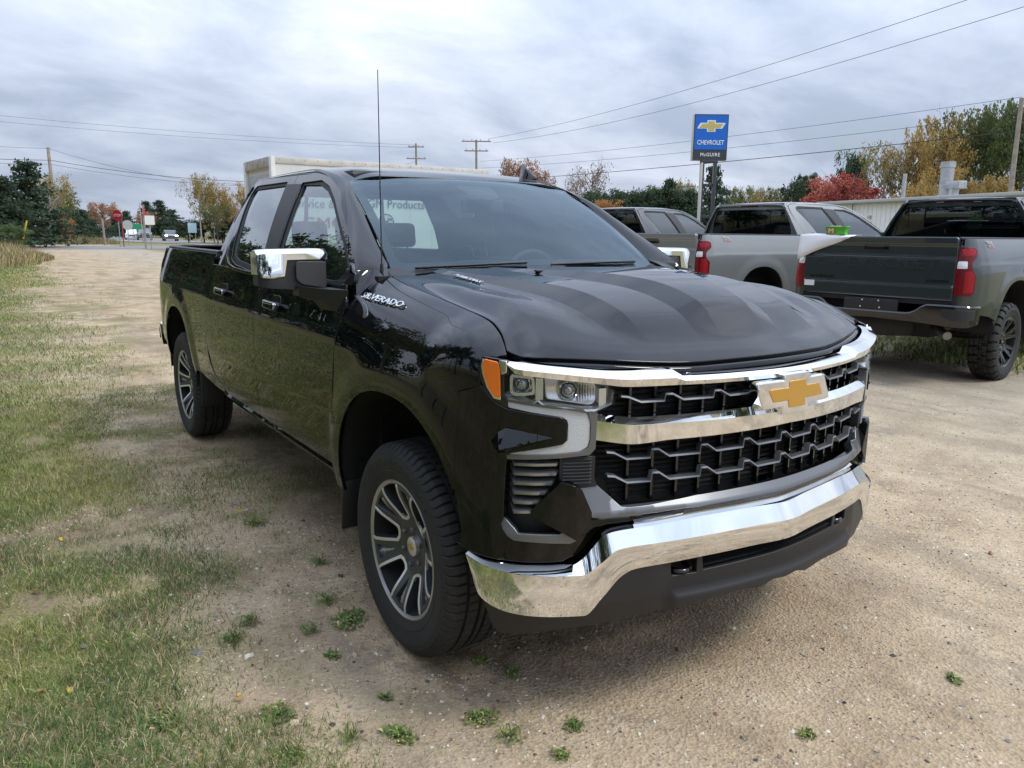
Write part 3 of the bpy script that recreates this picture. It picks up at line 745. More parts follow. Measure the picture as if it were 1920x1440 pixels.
# ---------------------------------------------------------------- trees
bark = mat('bark_brown', (.12, .095, .075), .95, noise=.4, nscale=6); bark_p = mat('bark_pale', (.42, .39, .35), .9, noise=.35, nscale=5)
def leafmat(n, c): 
    if n in MATS: return MATS[n]
    c = tuple(min(1, x*1.25+.008) for x in c); m = mat(n, c, .8, noise=.35, nscale=.9, spec=.2)
    t = m.node_tree; b = t.nodes['Principled BSDF']; o = t.nodes['Material Output']
    tr = t.nodes.new('ShaderNodeBsdfTranslucent'); tr.inputs[0].default_value = (*[min(1, x*1.5) for x in c], 1); mx = t.nodes.new('ShaderNodeMixShader'); mx.inputs[0].default_value = .3
    t.links.new(b.outputs[0], mx.inputs[1]); t.links.new(tr.outputs[0], mx.inputs[2]); t.links.new(mx.outputs[0], o.inputs[0]); return m
PAL = {'gold': [(.30, .19, .055), (.20, .16, .05), (.34, .23, .08)], 'thin_gold': [(.30, .20, .08), (.22, .19, .07), (.16, .15, .05)], 'olive': [(.115, .125, .042), (.16, .145, .05), (.075, .095, .035)],
       'green': [(.055, .080, .028), (.075, .10, .035), (.10, .105, .035)], 'russet': [(.26, .13, .075), (.19, .10, .06), (.30, .19, .11)], 'orange': [(.40, .19, .06), (.30, .15, .06), (.22, .14, .05)],
       'red': [(.33, .075, .06), (.24, .055, .05), (.38, .13, .09)], 'round_green': [(.045, .072, .035), (.06, .085, .035), (.035, .055, .03)], 'bush': [(.075, .115, .045), (.10, .13, .05), (.05, .085, .035)], 'pine': [(.032, .055, .030), (.045, .070, .036), (.024, .042, .026)], 'bare': [(.22, .15, .11), (.17, .12, .09), (.25, .19, .14)]}
def limb(V, F, a, b, r0, r1, n=5):
    a, b = Vector(a), Vector(b); d = (b-a).normalized(); u = d.cross(Vector((0, 0, 1)) if abs(d.z) < .9 else Vector((1, 0, 0))).normalized(); w_ = d.cross(u); k = len(V)
    for p_, r in ((a, r0), (b, r1)):
        for i in range(n): t = 6.2832*i/n; V.append(tuple(p_+(u*math.cos(t)+w_*math.sin(t))*r))
    for i in range(n): F.append((k+i, k+(i+1) % n, k+n+(i+1) % n, k+n+i))
def quads(C, S, q, flat=.0, aspect=1.0):
    n = len(C); a = q.normal(size=(n, 3)); a /= np.linalg.norm(a, axis=1)[:, None]; b = q.normal(size=(n, 3)); b[:, 2] *= (1-flat); b -= a*(a*b).sum(1)[:, None]; b /= np.linalg.norm(b, axis=1)[:, None]+1e-9
    a = a*S[:, None]; b = b*S[:, None]*aspect
    V = np.stack([C-a*.5-b*.5, C+a*.6-b*.35, C+a*.5+b*.5, C-a*.35+b*.6], 1).reshape(-1, 3); F = np.arange(4*n).reshape(-1, 4); return V, F
TREE = {}
def tree_meshes(kind, var):
    """unit tree: height 1, crown width 1 (scaled per tree)"""
    key = (kind, var)
    if key in TREE: return TREE[key]
    q = np.random.default_rng(hash_k(kind)*10+var); V, F = [], []; tips = []
    if kind == 'pine':
        limb(V, F, (0, 0, 0), (.01, .01, .98), .022, .004, 6); C, S = [], []
        nw = 20
        for i in range(nw):
            z = .10+.86*i/nw; rad = .5*(1-((z-.10)/.90)**1.25)*q.uniform(.75, 1.15)+.025
            for k in range(int(5+6*rad*2)):
                a = q.uniform(0, 6.283); L_ = rad*q.uniform(.55, 1.1); z1 = z-.10*L_+q.normal()*.012+.05*L_
                if k < 5: limb(V, F, (0, 0, z), (L_*math.cos(a), L_*math.sin(a), z1), .005, .001, 3)
                m_ = int(22+60*L_)
                t = q.uniform(.15, 1.05, m_); sp = .035*(1.2-.4*t)
                C.append(np.stack([L_*t*math.cos(a), L_*t*math.sin(a), z+(z1-z)*t], 1)+q.normal(size=(m_, 3))*sp[:, None]*np.array([1, 1, .55])); S.append(q.uniform(.014, .034, m_))
        C = np.vstack(C); S = np.concatenate(S)
        Vq, Fq_ = quads(C, S, q, .5, .8); mi = q.choice(3, len(S), p=[.5, .3, .2])
    else:
        dense = {'gold': .72, 'thin_gold': .42, 'olive': .75, 'green': .90, 'russet': .9, 'orange': 1.0, 'red': 1.5, 'round_green': 1.7, 'bush': 1.3, 'bare': .18, 'bare_gold': .35, 'gold_low': 1.0}[kind]
        low = kind in ('bush', 'red', 'round_green', 'gold_low', 'orange')
        z0 = .05 if kind == 'bush' else (.12 if low else .30)
        limb(V, F, (0, 0, 0), (.01, 0, z0), .020, .016, 6); limb(V, F, (.01, 0, z0), (-.01, .01, .62), .016, .008, 6); limb(V, F, (-.01, .01, .62), (.01, 0, .93), .008, .002, 5)
        nb = 24 if not low else 26
        for i in range(nb):
            z = z0+(.80-z0)*((i+q.random())/nb); a = i*2.4+q.normal()*.4
            prof = math.sin(math.pi*min(1, ((z-z0)/(1.02-z0))**.8*.86+.12))
            L_ = .40*prof*q.uniform(.75, 1.15)
            e1 = np.array([L_*.55*math.cos(a), L_*.55*math.sin(a), z+L_*q.uniform(.25, .5)]); e2 = np.array([L_*math.cos(a+q.normal()*.25), L_*math.sin(a+q.normal()*.25), min(.97, z+L_*q.uniform(.5, .95))])
            limb(V, F, (0, 0, z), e1, .0075, .004, 4); limb(V, F, e1, e2, .004, .0012, 3); tips += [(e1+e2)/2, e2]
            for k in range(3 if kind.startswith('bare') else 2):
                e3 = e1+(e2-e1)*q.uniform(.2, .9)+q.normal(size=3)*.075; limb(V, F, e1+(e2-e1)*.3, e3, .0025, .0007, 3); tips.append(e3)
                if kind.startswith('bare'):
                    for _ in range(3): limb(V, F, e3, e3+q.normal(size=3)*.05+np.array([0, 0, .03]), .0013, .0004, 3)
        tips += [np.array([q.normal()*.03, q.normal()*.03, q.uniform(.80, .985)]) for _ in range(10)]
        tips = np.array(tips); per = int(60*dense)
        C = np.repeat(tips, per, 0); n = len(C); cs = np.repeat(q.uniform(.020, .052, len(tips)), per)
        d = q.normal(size=(n, 3)); C = C+d*cs[:, None]*np.array([1, 1, .8]); S = q.uniform(.010, .023, n)
        hi = .90+.10*np.sin(7*np.arctan2(C[:, 1], C[:, 0])+3*np.repeat(np.arange(len(tips)), per)); C[:, 2] = np.where(C[:, 2] > hi, 2*hi-C[:, 2]-.05*q.random(n), C[:, 2]); C[:, 2] = np.maximum(C[:, 2], .02)
        Vq, Fq_ = quads(C, S, q); clump = np.repeat(q.integers(0, 3, len(tips)), per); mi = np.where(q.random(n) < .7, clump, q.integers(0, 3, n))
    pal = PAL[{'bare_gold': 'thin_gold', 'gold_low': 'gold'}.get(kind, kind)]
    trunk = bpy.data.meshes.new('trunk'); trunk.from_pydata([tuple(map(float, v)) for v in V], [], F); trunk.materials.append(bark_p if kind == 'thin_gold' else bark)
    co = fast_mesh('crown', Vq, Fq_, [leafmat(f'foliage_{kind}_{i}', c) for i, c in enumerate(pal)], mi); crown = co.data; bpy.data.objects.remove(co)
    TREE[key] = (trunk, crown); return TREE[key]
KINDS_ = ['pine', 'gold', 'thin_gold', 'olive', 'green', 'russet', 'orange', 'red', 'round_green', 'bush', 'bare', 'bare_gold', 'gold_low']
def hash_k(k): return KINDS_.index(k)+3
def plant_tree(x, y, h, w_, kind, label, i, group=None):
    tm, cm = tree_meshes(kind, i % 2)
    nm = {'pine': 'pine_tree', 'bush': 'shrub', 'red': 'maple_tree', 'bare': 'bare_tree'}.get(kind, 'tree')
    t = empty(nm, (x, y, float(ground_z(x, y))-.05), (i*1.7) % 6.28)
    a = link(bpy.data.objects.new('trunk', tm), t); b = link(bpy.data.objects.new('crown', cm), t)
    w_ *= 1.30 if kind == 'pine' else 1.15; t.scale = (w_, w_, h+.05); tag(t, label, 'shrub' if kind == 'bush' else 'tree', group); return t
# ---------------------------------------------------------------- the pickup, built once in its own frame and copied for the other trucks
MB = bits()
def fl_plan(extra=0.):
    def off(s, z):
        x, y = GRILLE.xy(np.abs(s)); e = extra(s, z) if callable(extra) else extra
        return flare(x, z)*(np.abs(s) > 1.0) + e
    return off
def s_at_x(plan, x): return float(np.interp(-x, -plan.c[:, 1], plan.s))
def sym(half):
    """mirror an open half outline given from the centre line outwards (top edge) and back (bottom edge) into a full one"""
    h = np.array(half, float); return np.vstack([h, (h*[-1, 1])[::-1]])

def front_end(t, B, P):
    gl = lambda off=0.: m_plan(GRILLE, off)
    F = (1, 0, 0)
    # --- painted lower fascia with its facet and the openings' edges
    def facet(s, z):
        s = np.abs(s)
        k = np.clip((s-.85)/.14, 0, 1)*(1-sstep(1.0, 1.035, s)); zt = .975+.022*k; zb = .975-.037*k
        up = np.clip((zt-z)/np.maximum(zt-zb, 1e-4), 0, 1); dn = 1-np.clip((zb-z)/.012, 0, 1)
        rel = 0*z
        lo = -.020*sstep(.735, .705, z)*(1-sstep(.70, .80, s))
        return rel + lo
    sx = s_at_x(GRILLE, .47); sx2 = s_at_x(GRILLE, .50)
    half = [(0,.728),(.30,.727),(.60,.719),(.722,.721),(.730,.714),(.774,.650),(.79,.643),(.961,.650),(.979,.660),(1.006,.694),(.9985,.715),(.999,.75),(.995,.84),(.990,.914),
            (.984,.921),(.959,.928),(.82,.955),(.809,.965),(.809,1.016),(.824,1.032),(.925,1.045),(.992,1.055),(1.024,1.068),(1.061,1.100),(1.075,1.116),
            (sx,1.085),(sx,.76),(sx2,.66),(sx2+.008,.60),(1.16,.602),(1.1,.590),(1.0,.581),(.91,.581),(.815,.585),(.785,.60),(.715,.680),(.668,.690),(.49,.698),(.2,.704),(0,.704)]
    panel('front_fascia', sym(half), gl(fl_plan(facet)), P, t, res=.014, depth=.03, out=F)
    for sd in (1, -1):
        q = lambda s, z, o: tuple(np.array([*map(float, GRILLE.at(s, o)), z])*[1, sd, 1])
        A_, B_, C_, D_, E_ = q(1.012, .985, .009), q(.988, 1.000, .007), q(.848, .975, .005), q(.998, .940, .040), q(.985, .926, .006)
        F_ = q(1.035, .955, .009); G_ = q(1.012, .92, .008)
        tri = [(0, 1, 3), (1, 2, 3), (3, 2, 4), (0, 3, 5), (5, 3, 6), (3, 4, 6)]
        mesh('fascia_facet', [A_, B_, C_, D_, E_, F_, G_], [f if sd < 0 else f[::-1] for f in tri], P, t)
    # --- side air slots: dark pocket, six slats, the ribbed insert
    pocket = [(.992,.918),(.82,.912),(.815,.835),(.78,.70),(.80,.655),(.96,.655),(1.0,.70),(.997,.80)]
    slots = panel('side_slot_backing', pocket, gl(-.055), B['plastic'], t, side=2, res=.03, depth=.004, out=F)
    zl = [.897,.866,.837,.808,.777,.747]; zf = [.882,.852,.822,.792,.762,.731]; sr = [.836,.838,.850,.871,.893,.916]
    for i in range(6):
        secs = []
        for s, o, dz in ((.993,-.050,zl[i]+.004),(.985,-.034,zl[i]),(.968,-.010,zf[i]+.002),(.90 if sr[i] < .88 else sr[i]+.03,-.010,zf[i]+.003),(sr[i],-.010,zf[i]+.005),(sr[i]-.014,-.034,zf[i]+.009)):
            pt = lambda oo, zz: (*GRILLE.at(s, oo), zz)
            secs.append([pt(o-.030, dz+.012), pt(o, dz+.005), pt(o-.002, dz-.004), pt(o-.030, dz-.002)])
        for mir in (False, True): loft('slot_slat', secs, B['satin_light'], slots[1 if mir else 0], closed=True, mirror=mir)
    for k, mir in ((0, False), (1, True)):
        V = []
        vent = panel('ribbed_insert', [(.823,.910),(.716,.906),(.718,.842),(.708,.815),(.765,.812),(.823,.838)], gl(-.016), B['plastic'], t, side=-1 if mir else 1, res=.03, depth=.03, out=F)
        for i in range(8):
            z = .901-.0105*i; secs = [[(*GRILLE.at(s, -.016), z+.004), (*GRILLE.at(s, -.008), z+.001), (*GRILLE.at(s, -.016), z-.002)] for s in (.816,.77,.727)]
            loft('rib', secs, MATS['satin_grey'], vent, closed=True, mirror=mir)
        blk = [(.822,.838),(.789,.829),(.760,.812),(.727,.738),(.729,.715),(.772,.656),(.811,.679),(.89,.720),(.913,.742)]
        panel('fascia_block', blk, gl(lambda s, z: .020-.17*np.clip(np.abs(s)-.775, 0, .2)-.25*np.clip(.775-np.abs(s), 0, .1)), P, t, side=-1 if mir else 1, res=.012, depth=.05, out=F, rnd=.002)
        tr = [(1.010,.698),(.980,.662),(.961,.651),(.79,.644),(.772,.651),(.811,.679),(.822,.670),(.950,.670),(.962,.683),(.9965,.713)]
        panel('slot_tray', tr, gl(lambda s, z: .006-.25*np.clip(z-.664, 0, .05)), MATS['satin_grey'], t, side=-1 if mir else 1, res=.012, depth=.03, out=F)
    # --- grille: backing, ribs, wave bars, lower frame strip
    back = [(0,1.135),(.62,1.125),(.665,1.112),(.665,1.072),(.72,1.048),(.72,.905),(.725,.83),(.63,.735),(.0,.735)]
    g = panel('grille_backing', sym(back), gl(-.075), B['dark'], t, res=.05, depth=.01, out=F)
    for j, z in enumerate(np.arange(.765, 1.12, .0165)):
        lim = .66 if z > 1.05 else (.70 if z > .83 else .64+.4*(z-.765))
        secs = [[(*GRILLE.at(s, -.075), z+.006), (*GRILLE.at(s, -.062), z), (*GRILLE.at(s, -.075), z-.003)] for s in np.linspace(-lim, lim, 25)]
        loft('grille_louvre', secs, MATS['black_plastic'], g, closed=True)
    for s0 in np.arange(-.595, .66, .0882):
        secs = [[(*GRILLE.at(s0-.004, -.07), z), (*GRILLE.at(s0-.004, -.048), z), (*GRILLE.at(s0+.004, -.048), z), (*GRILLE.at(s0+.004, -.07), z)] for z in ((.745 if abs(s0) < .6 else .80), 1.125)]
        loft('grille_rib', secs, B['gloss'], g, closed=True)
    def wave(zl_, zh, s_hi, s_lo):
        pts = [(s_hi, zh), (s_hi-.024, zh-.003), (s_hi-.065, zl_)]
        s = s_hi-.148
        while s-.06 > s_lo:
            pts += [(s+.004, zl_), (s, zh), (s-.024, zh), (s-.062, zl_)]; s -= .1765
        pts += [(max(s+.004, s_lo), zl_)]
        secs = []
        for i, (a, z) in enumerate(pts):
            steep = i > 0 and abs(pts[i][0]-pts[i-1][0]) < .008 or i < len(pts)-1 and abs(pts[i][0]-pts[i+1][0]) < .008
            secs.append([(*GRILLE.at(a, -.034), z+.003), (*GRILLE.at(a, -.012), z+.002), (*GRILLE.at(a, -.009), z-.0035), (*GRILLE.at(a, -.034), z-.006)])
        return secs
    for zl_, zh, hi, lo in ((1.073,1.093,.640,-.66),(.897,.922,.68,-.69),(.822,.847,.675,-.655)):
        secs = wave(zl_, zh, hi, lo)
        secs = [np.array(s)*[1, -1, 1] for s in secs]     # the wave runs the same way right across: its steps face the truck's left
        loft('grille_wave_bar', secs, B['satin_mid'], t, closed=True)
    strip = [(0,.755),(.36,.754),(.533,.743),(.604,.742),(.628,.745),(.712,.820),(.761,.821),(.759,.808),(.727,.738),(.722,.722),(.603,.720),(.40,.727),(0,.727)]
    panel('grille_lower_frame', sym(strip), gl(lambda s, z: .004-.75*np.clip(z-.727, 0, .09)*(np.abs(s) < .66)-.30*np.clip(z-.727, 0, .1)*(np.abs(s) >= .66)), MATS['satin_grey'], t, res=.012, depth=.03, out=F)
    # --- chrome bars
    sl = np.concatenate([np.linspace(-.987, -.47, 22), np.linspace(-.44, .44, 22), np.linspace(.47, .987, 22)])
    def ub(s):
        a = abs(s)
        zt = float(interp(a, [(0,1.143),(.2,1.144),(.44,1.147),(.47,1.1655),(.65,1.168),(.83,1.183),(.92,1.191),(.987,1.196)]))
        zb = float(interp(a, [(0,1.116),(.34,1.120),(.5,1.122),(.62,1.123),(.717,1.135),(.878,1.154),(.961,1.163),(.987,1.188)]))
        zm = zb+(zt-zb)*.52
        return [(*GRILLE.at(s, -.045), zt+.002), (*GRILLE.at(s, -.020 if a > .45 else -.008), zt), (*GRILLE.at(s, .010), zm), (*GRILLE.at(s, .004), zb), (*GRILLE.at(s, -.045), zb)]
    loft('chrome_bar', [ub(s) for s in sl][::-1], B['chrome'], t, closed=True)
    def mb(s):
        a = abs(s); tk = -.30*max(0, a-.60)
        zt = float(interp(a, [(0,1.024),(.2,1.027),(.6,1.027),(.66,1.031),(.712,1.034)])); zc_ = float(interp(a, [(0,1.004),(.19,1.006),(.6,1.008),(.712,1.018)]))
        zb = float(interp(a, [(0,.960),(.2,.956),(.47,.955),(.61,.948),(.712,.958)]))
        return [(*GRILLE.at(s, -.04+tk), zt), (*GRILLE.at(s, -.012+tk), zt-.001), (*GRILLE.at(s, .016+tk), zc_), (*GRILLE.at(s, .012+tk), zb), (*GRILLE.at(s, -.04+tk), zb+.004)]
    loft('chrome_bar', [mb(s) for s in np.concatenate([np.linspace(-.712, -.61, 6), np.linspace(-.59, .59, 40), np.linspace(.61, .712, 6)])][::-1], B['chrome'], t, closed=True)
    # --- emblem
    def tie(hb, ht, hw, z0, z1, c0, c1, sk=.019, inner=.004):
        q = [(-hb-sk, z0), (-ht+sk, z1), (-hw-inner, z1), (-hw+inner, c1), (hw+inner, c1), (hw-inner+.004, z1), (ht+sk, z1), (hb-sk, z0), (hw+inner, z0), (hw-inner, c0), (-hw-inner, c0), (-hw+inner-.004, z0)]
        return [(-a, b) for a, b in q]
    fm = lambda off: (lambda u, v: np.stack([.93+off-.25*u*u, -u*-1., v], 1))
    e = panel('emblem', tie(.169,.166,.060,1.030,1.106,1.003,1.126), fm(.034), B['chrome'], t, res=.02, depth=.10, rnd=.009, out=F)
    panel('emblem_face', tie(.127,.126,.040,1.047,1.084,1.022,1.105,.012), fm(.0365), B['gold'], e, res=.02, depth=.008, rnd=.004, out=F)
    # --- headlamps
    for sd in (1, -1):
        hb = [(1.001,1.160),(.961,1.163),(.878,1.156),(.785,1.144),(.717,1.134),(.711,1.121),(.665,1.115),(.665,1.072),(.719,1.048),(.757,1.051),(.852,1.066),(.991,1.084),(1.003,1.094)]
        h = panel('headlamp', hb, gl(-.060), MATS['lamp_inner'], t, side=sd, res=.03, depth=.004, out=F)
        panel('reflector', fillet([(.985,1.153),(.905,1.150),(.900,1.098),(.965,1.088),(.985,1.096)], .008), gl(lambda s, z: -.052+1.4*(s-.94)**2+8*(z-1.125)**2), B['lampchrome'], h, side=sd, res=.012, depth=.004, out=F)
        panel('reflector', fillet([(.875,1.148),(.73,1.130),(.712,1.118),(.715,1.075),(.735,1.068),(.868,1.086)], .008), gl(lambda s, z: -.05+.9*(s-.79)**2+9*(z-1.108)**2), B['lampchrome'], h, side=sd, res=.012, depth=.004, out=F)
        for s0, z0, r in ((.951,1.128,.023),(.800,1.110,.024)):
            x, y = GRILLE.at(s0, -.03); nx, ny = GRILLE.nrm(s0)
            pj = lathe('projector', [(0, .012), (r*.5, .010), (r*.85, .003), (r, -.006), (r, -.03), (r*1.22, -.03), (r*1.22, -.002), (r*1.05, .000)], MATS['lamp_ball'], h, n=28, axis='y')
            pj.matrix_local = frame((float(x), float(y)*sd, z0), (0, 0, 1), (float(nx), float(ny)*sd, 0)) @ Matrix.Rotation(R(90), 4, 'X')
        for s0 in (.893, .70):
            secs = [[(*GRILLE.at(s0+ds, o), z) for ds, o in ((-.014, -.05), (-.012, -.012), (.010, -.012), (.013, -.05))] for z in ((1.086, 1.150) if s0 > .8 else (1.064, 1.118))]
            loft('lamp_divider', secs, B['lampchrome'], h, closed=True, mirror=sd < 0)
        ring_o = fillet([(.984,1.156),(.909,1.152),(.905,1.101),(.968,1.094),(.984,1.102)], .010); ring_i = fillet([(.978,1.151),(.915,1.147),(.911,1.106),(.964,1.100),(.978,1.107)], .010)
        panel('lamp_frame', ring_o, gl(-.018), B['lampchrome'], h, side=sd, holes=[ring_i], res=.012, depth=.030, rnd=.002, out=F)
        for k in range(7):
            s0 = .770-.0085*k; secs = [[(*GRILLE.at(s0+.003, -.046), z), (*GRILLE.at(s0, -.030-.002*k), z), (*GRILLE.at(s0-.003, -.046), z)] for z in (1.076, 1.127-.0012*k)]
            loft('reflector_rib', secs, B['lampchrome'], h, closed=True, mirror=sd < 0)
        lip = [(1.001,1.098),(.985,1.090),(.913,1.079),(.895,1.090),(.874,1.074),(.757,1.060),(.722,1.060),(.672,1.080),(.668,1.113)]
        secs = [[(*GRILLE.at(s, -.045), z+.004), (*GRILLE.at(s, -.006), z-.003), (*GRILLE.at(s, -.004), z-.009), (*GRILLE.at(s, -.045), z-.010)] for s, z in lip]
        loft('lamp_trim', secs, B['lampchrome'], h, closed=True, mirror=sd < 0)
        panel('lens', hb, gl(.001), B['lens'], h, side=sd, res=.02, depth=0, out=F)
        bz = [(1.074,1.205),(.989,1.198),(.989,1.160),(1.003,1.158),(1.003,1.094),(.989,1.086),(.988,1.058),(1.02,1.070),(1.058,1.102),(1.081,1.138),(1.084,1.166)]
        k = panel('marker_bezel', bz, gl(-.004), B['gloss'], t, side=sd, res=.02, depth=.010, out=F)
        am = [(1.064,1.198),(1.019,1.192),(1.014,1.172),(1.011,1.089),(1.028,1.091),(1.049,1.119),(1.063,1.153),(1.067,1.178)]
        panel('marker_lens', fillet(am, .004), gl(.001), B['amber'], k, side=sd, res=.012, depth=.006, out=F)
        panel('marker_trim', [(1.068,1.200),(1.062,1.155),(1.048,1.121),(1.027,1.093),(1.010,1.089),(1.008,1.082),(1.030,1.085),(1.053,1.116),(1.068,1.152),(1.073,1.178)], gl(.0005), B['chrome'], k, side=sd, res=.02, depth=.004, rnd=.001, out=F)
        panel('marker_trim', [(1.012,1.199),(.992,1.197),(.992,1.166),(1.006,1.160)], gl(.001), B['chrome'], k, side=sd, res=.02, depth=.006, out=F)
        hk = [(.986,1.076),(.852,1.059),(.762,1.053),(.747,1.042),(.738,1.018),(.738,.966),(.744,.943),(.766,.930),(.812,.926),(.982,.915),(.959,.925),(.849,.947),(.817,.953),(.803,.963),(.802,1.013),(.806,1.026),(.822,1.036),(.925,1.051),(.984,1.061)]
        panel('running_lamp', hk, gl(-.006), B['drl'], t, side=sd, res=.012, depth=.02, rnd=.002, out=F)
        hf = [(.990,1.084),(.852,1.067),(.755,1.049),(.717,1.046),(.7195,.937),(.736,.919),(.824,.911),(.990,.902),(.990,.914),(.812,.9225),(.764,.926),(.740,.940),(.734,.966),(.734,1.018),(.743,1.045),(.760,1.056),(.852,1.063),(.986,1.080)]
        panel('lamp_surround', hf, gl(-.003), MATS['satin_grey'], t, side=sd, res=.014, depth=.03, rnd=.002, out=F)
    # --- chrome bumper, its black top pad, the valance with tow hooks
    ss = np.concatenate([np.linspace(0, .6, 26), np.linspace(.62, .83, 30), np.linspace(.85, 1.163, 22)]); ss = np.concatenate([-ss[:0:-1], ss])
    ZT = [(0,.688),(.17,.692),(.35,.694),(.49,.687),(.6,.681),(.666,.676),(.705,.666),(.74,.629),(.775,.592),(.805,.576),(.9,.572),(1.0,.571),(1.1,.580),(1.163,.595)]
    ZC = [(0,.637),(.34,.642),(.49,.640),(.6,.637),(.668,.630),(.72,.592),(.781,.556),(.95,.555),(1.0,.558),(1.1,.569),(1.163,.584)]
    ZB = [(0,.566),(.34,.568),(.486,.564),(.58,.560),(.614,.555),(.65,.538),(.712,.472),(.768,.418),(.917,.419),(1.0,.422),(1.075,.436),(1.117,.458),(1.147,.519),(1.163,.574)]
    def ch(s):
        a = abs(s); zt, zc_, zb = (float(interp(a, q)) for q in (ZT, ZC, ZB)); v = .012*math.exp(-(a/.10)**2)
        o = [(-.075, zt+.006), (-.032+v, zt), (0+v, zc_)] + [(.004*math.sin(math.pi*k/4)+v-.010*(k/4), zc_+(zb-zc_)*k/4) for k in (1, 2, 3, 4)] + [(-.05, zb+.004)]
        return [(*BUMPER.at(s, a_), b_) for a_, b_ in o]
    smooth_by_angle(loft('chrome_bumper', [ch(s) for s in ss][::-1], B['chrome'], t, sharp=False, caps=False), 24)
    secs = [[(*BUMPER.at(s, -.10), float(interp(abs(s), ZT))+.02), (*BUMPER.at(s, -.060), float(interp(abs(s), ZT))+.022), (*BUMPER.at(s, -.045), float(interp(abs(s), ZT))+.012), (*BUMPER.at(s, -.06), float(interp(abs(s), ZT))-.004)] for s in np.linspace(-.60, .60, 41)]
    loft('bumper_pad', secs[::-1], B['chrome'], t, closed=True)
    bm_ = lambda off=0.: m_plan(BUMPER, off)
    VB = [(0,.430),(.06,.436),(.12,.420),(.22,.430),(.35,.424),(.47,.412),(.64,.387),(.86,.358),(.98,.336),(1.055,.322),(1.085,.340)]
    topv = [(s, float(interp(s, ZB))+(.012 if s < .6 else .004)) for s in (0,.2,.4,.56,.614,.65,.68,.712,.74,.768,.85,.917,1.0,1.075,1.10)]
    botv = [(s, float(interp(s, VB))) for s in (1.085,1.055,.98,.92,.86,.75,.64,.55,.47,.41,.35,.28,.22,.17,.12,.06,0)]
    def vo(s, z):
        a = np.abs(s); return -.014 - .35*np.clip(.44-z, 0, .2)*(.3+.7*sstep(.3, .9, a)) + .020*sstep(.475, .455, z)*(1-sstep(.46, .50, a)) - .01*sstep(.55,.45,a)*(z > .48)
    holes = [fillet([(-.352,.510),(.352,.510),(.358,.562),(-.358,.562)], .006), fillet([(.372,.505),(.474,.508),(.478,.560),(.372,.563)], .006), fillet([(-.372,.505),(-.474,.508),(-.478,.560),(-.372,.563)], .006)]
    panel('front_valance', sym(topv + botv), bm_(vo), B['plastic'], t, holes=holes, res=.018, depth=.025, rnd=.004, out=F)
    for z in (.524, .541, .556):
        secs = [[(*BUMPER.at(s, -.055), z+.006), (*BUMPER.at(s, -.030), z+.001), (*BUMPER.at(s, -.055), z-.004)] for s in np.linspace(-.36, .36, 21)]
        loft('lower_grille_bar', secs[::-1], B['plastic'], t, closed=True)
    panel('lower_grille_backing', sym([(0,.57),(.49,.57),(.49,.50),(0,.50)]), bm_(-.085), B['dark'], t, res=.06, depth=.004, out=F)
    for sd in (1, -1):
        pts = []
        for k in range(9):
            a = math.pi*k/8; x, y = BUMPER.at(.425+.042*math.cos(a), -.10+.075*math.sin(a)); pts.append((float(x), float(y)*sd, .520))
        tube('tow_hook', pts, .010, B['gloss'], t, n=8)
def arch_curve(c, a0, a1, n=28, k=1.0):
    out = []
    for i in range(n+1):
        a = R(a0+(a1-a0)*i/n); ca, sa = math.cos(a), math.sin(a)
        out.append((c[0]+.49*k*math.copysign(abs(ca)**(2/2.3), ca), c[1]+.475*k*max(sa, 0)**(2/2.3)))
    return out

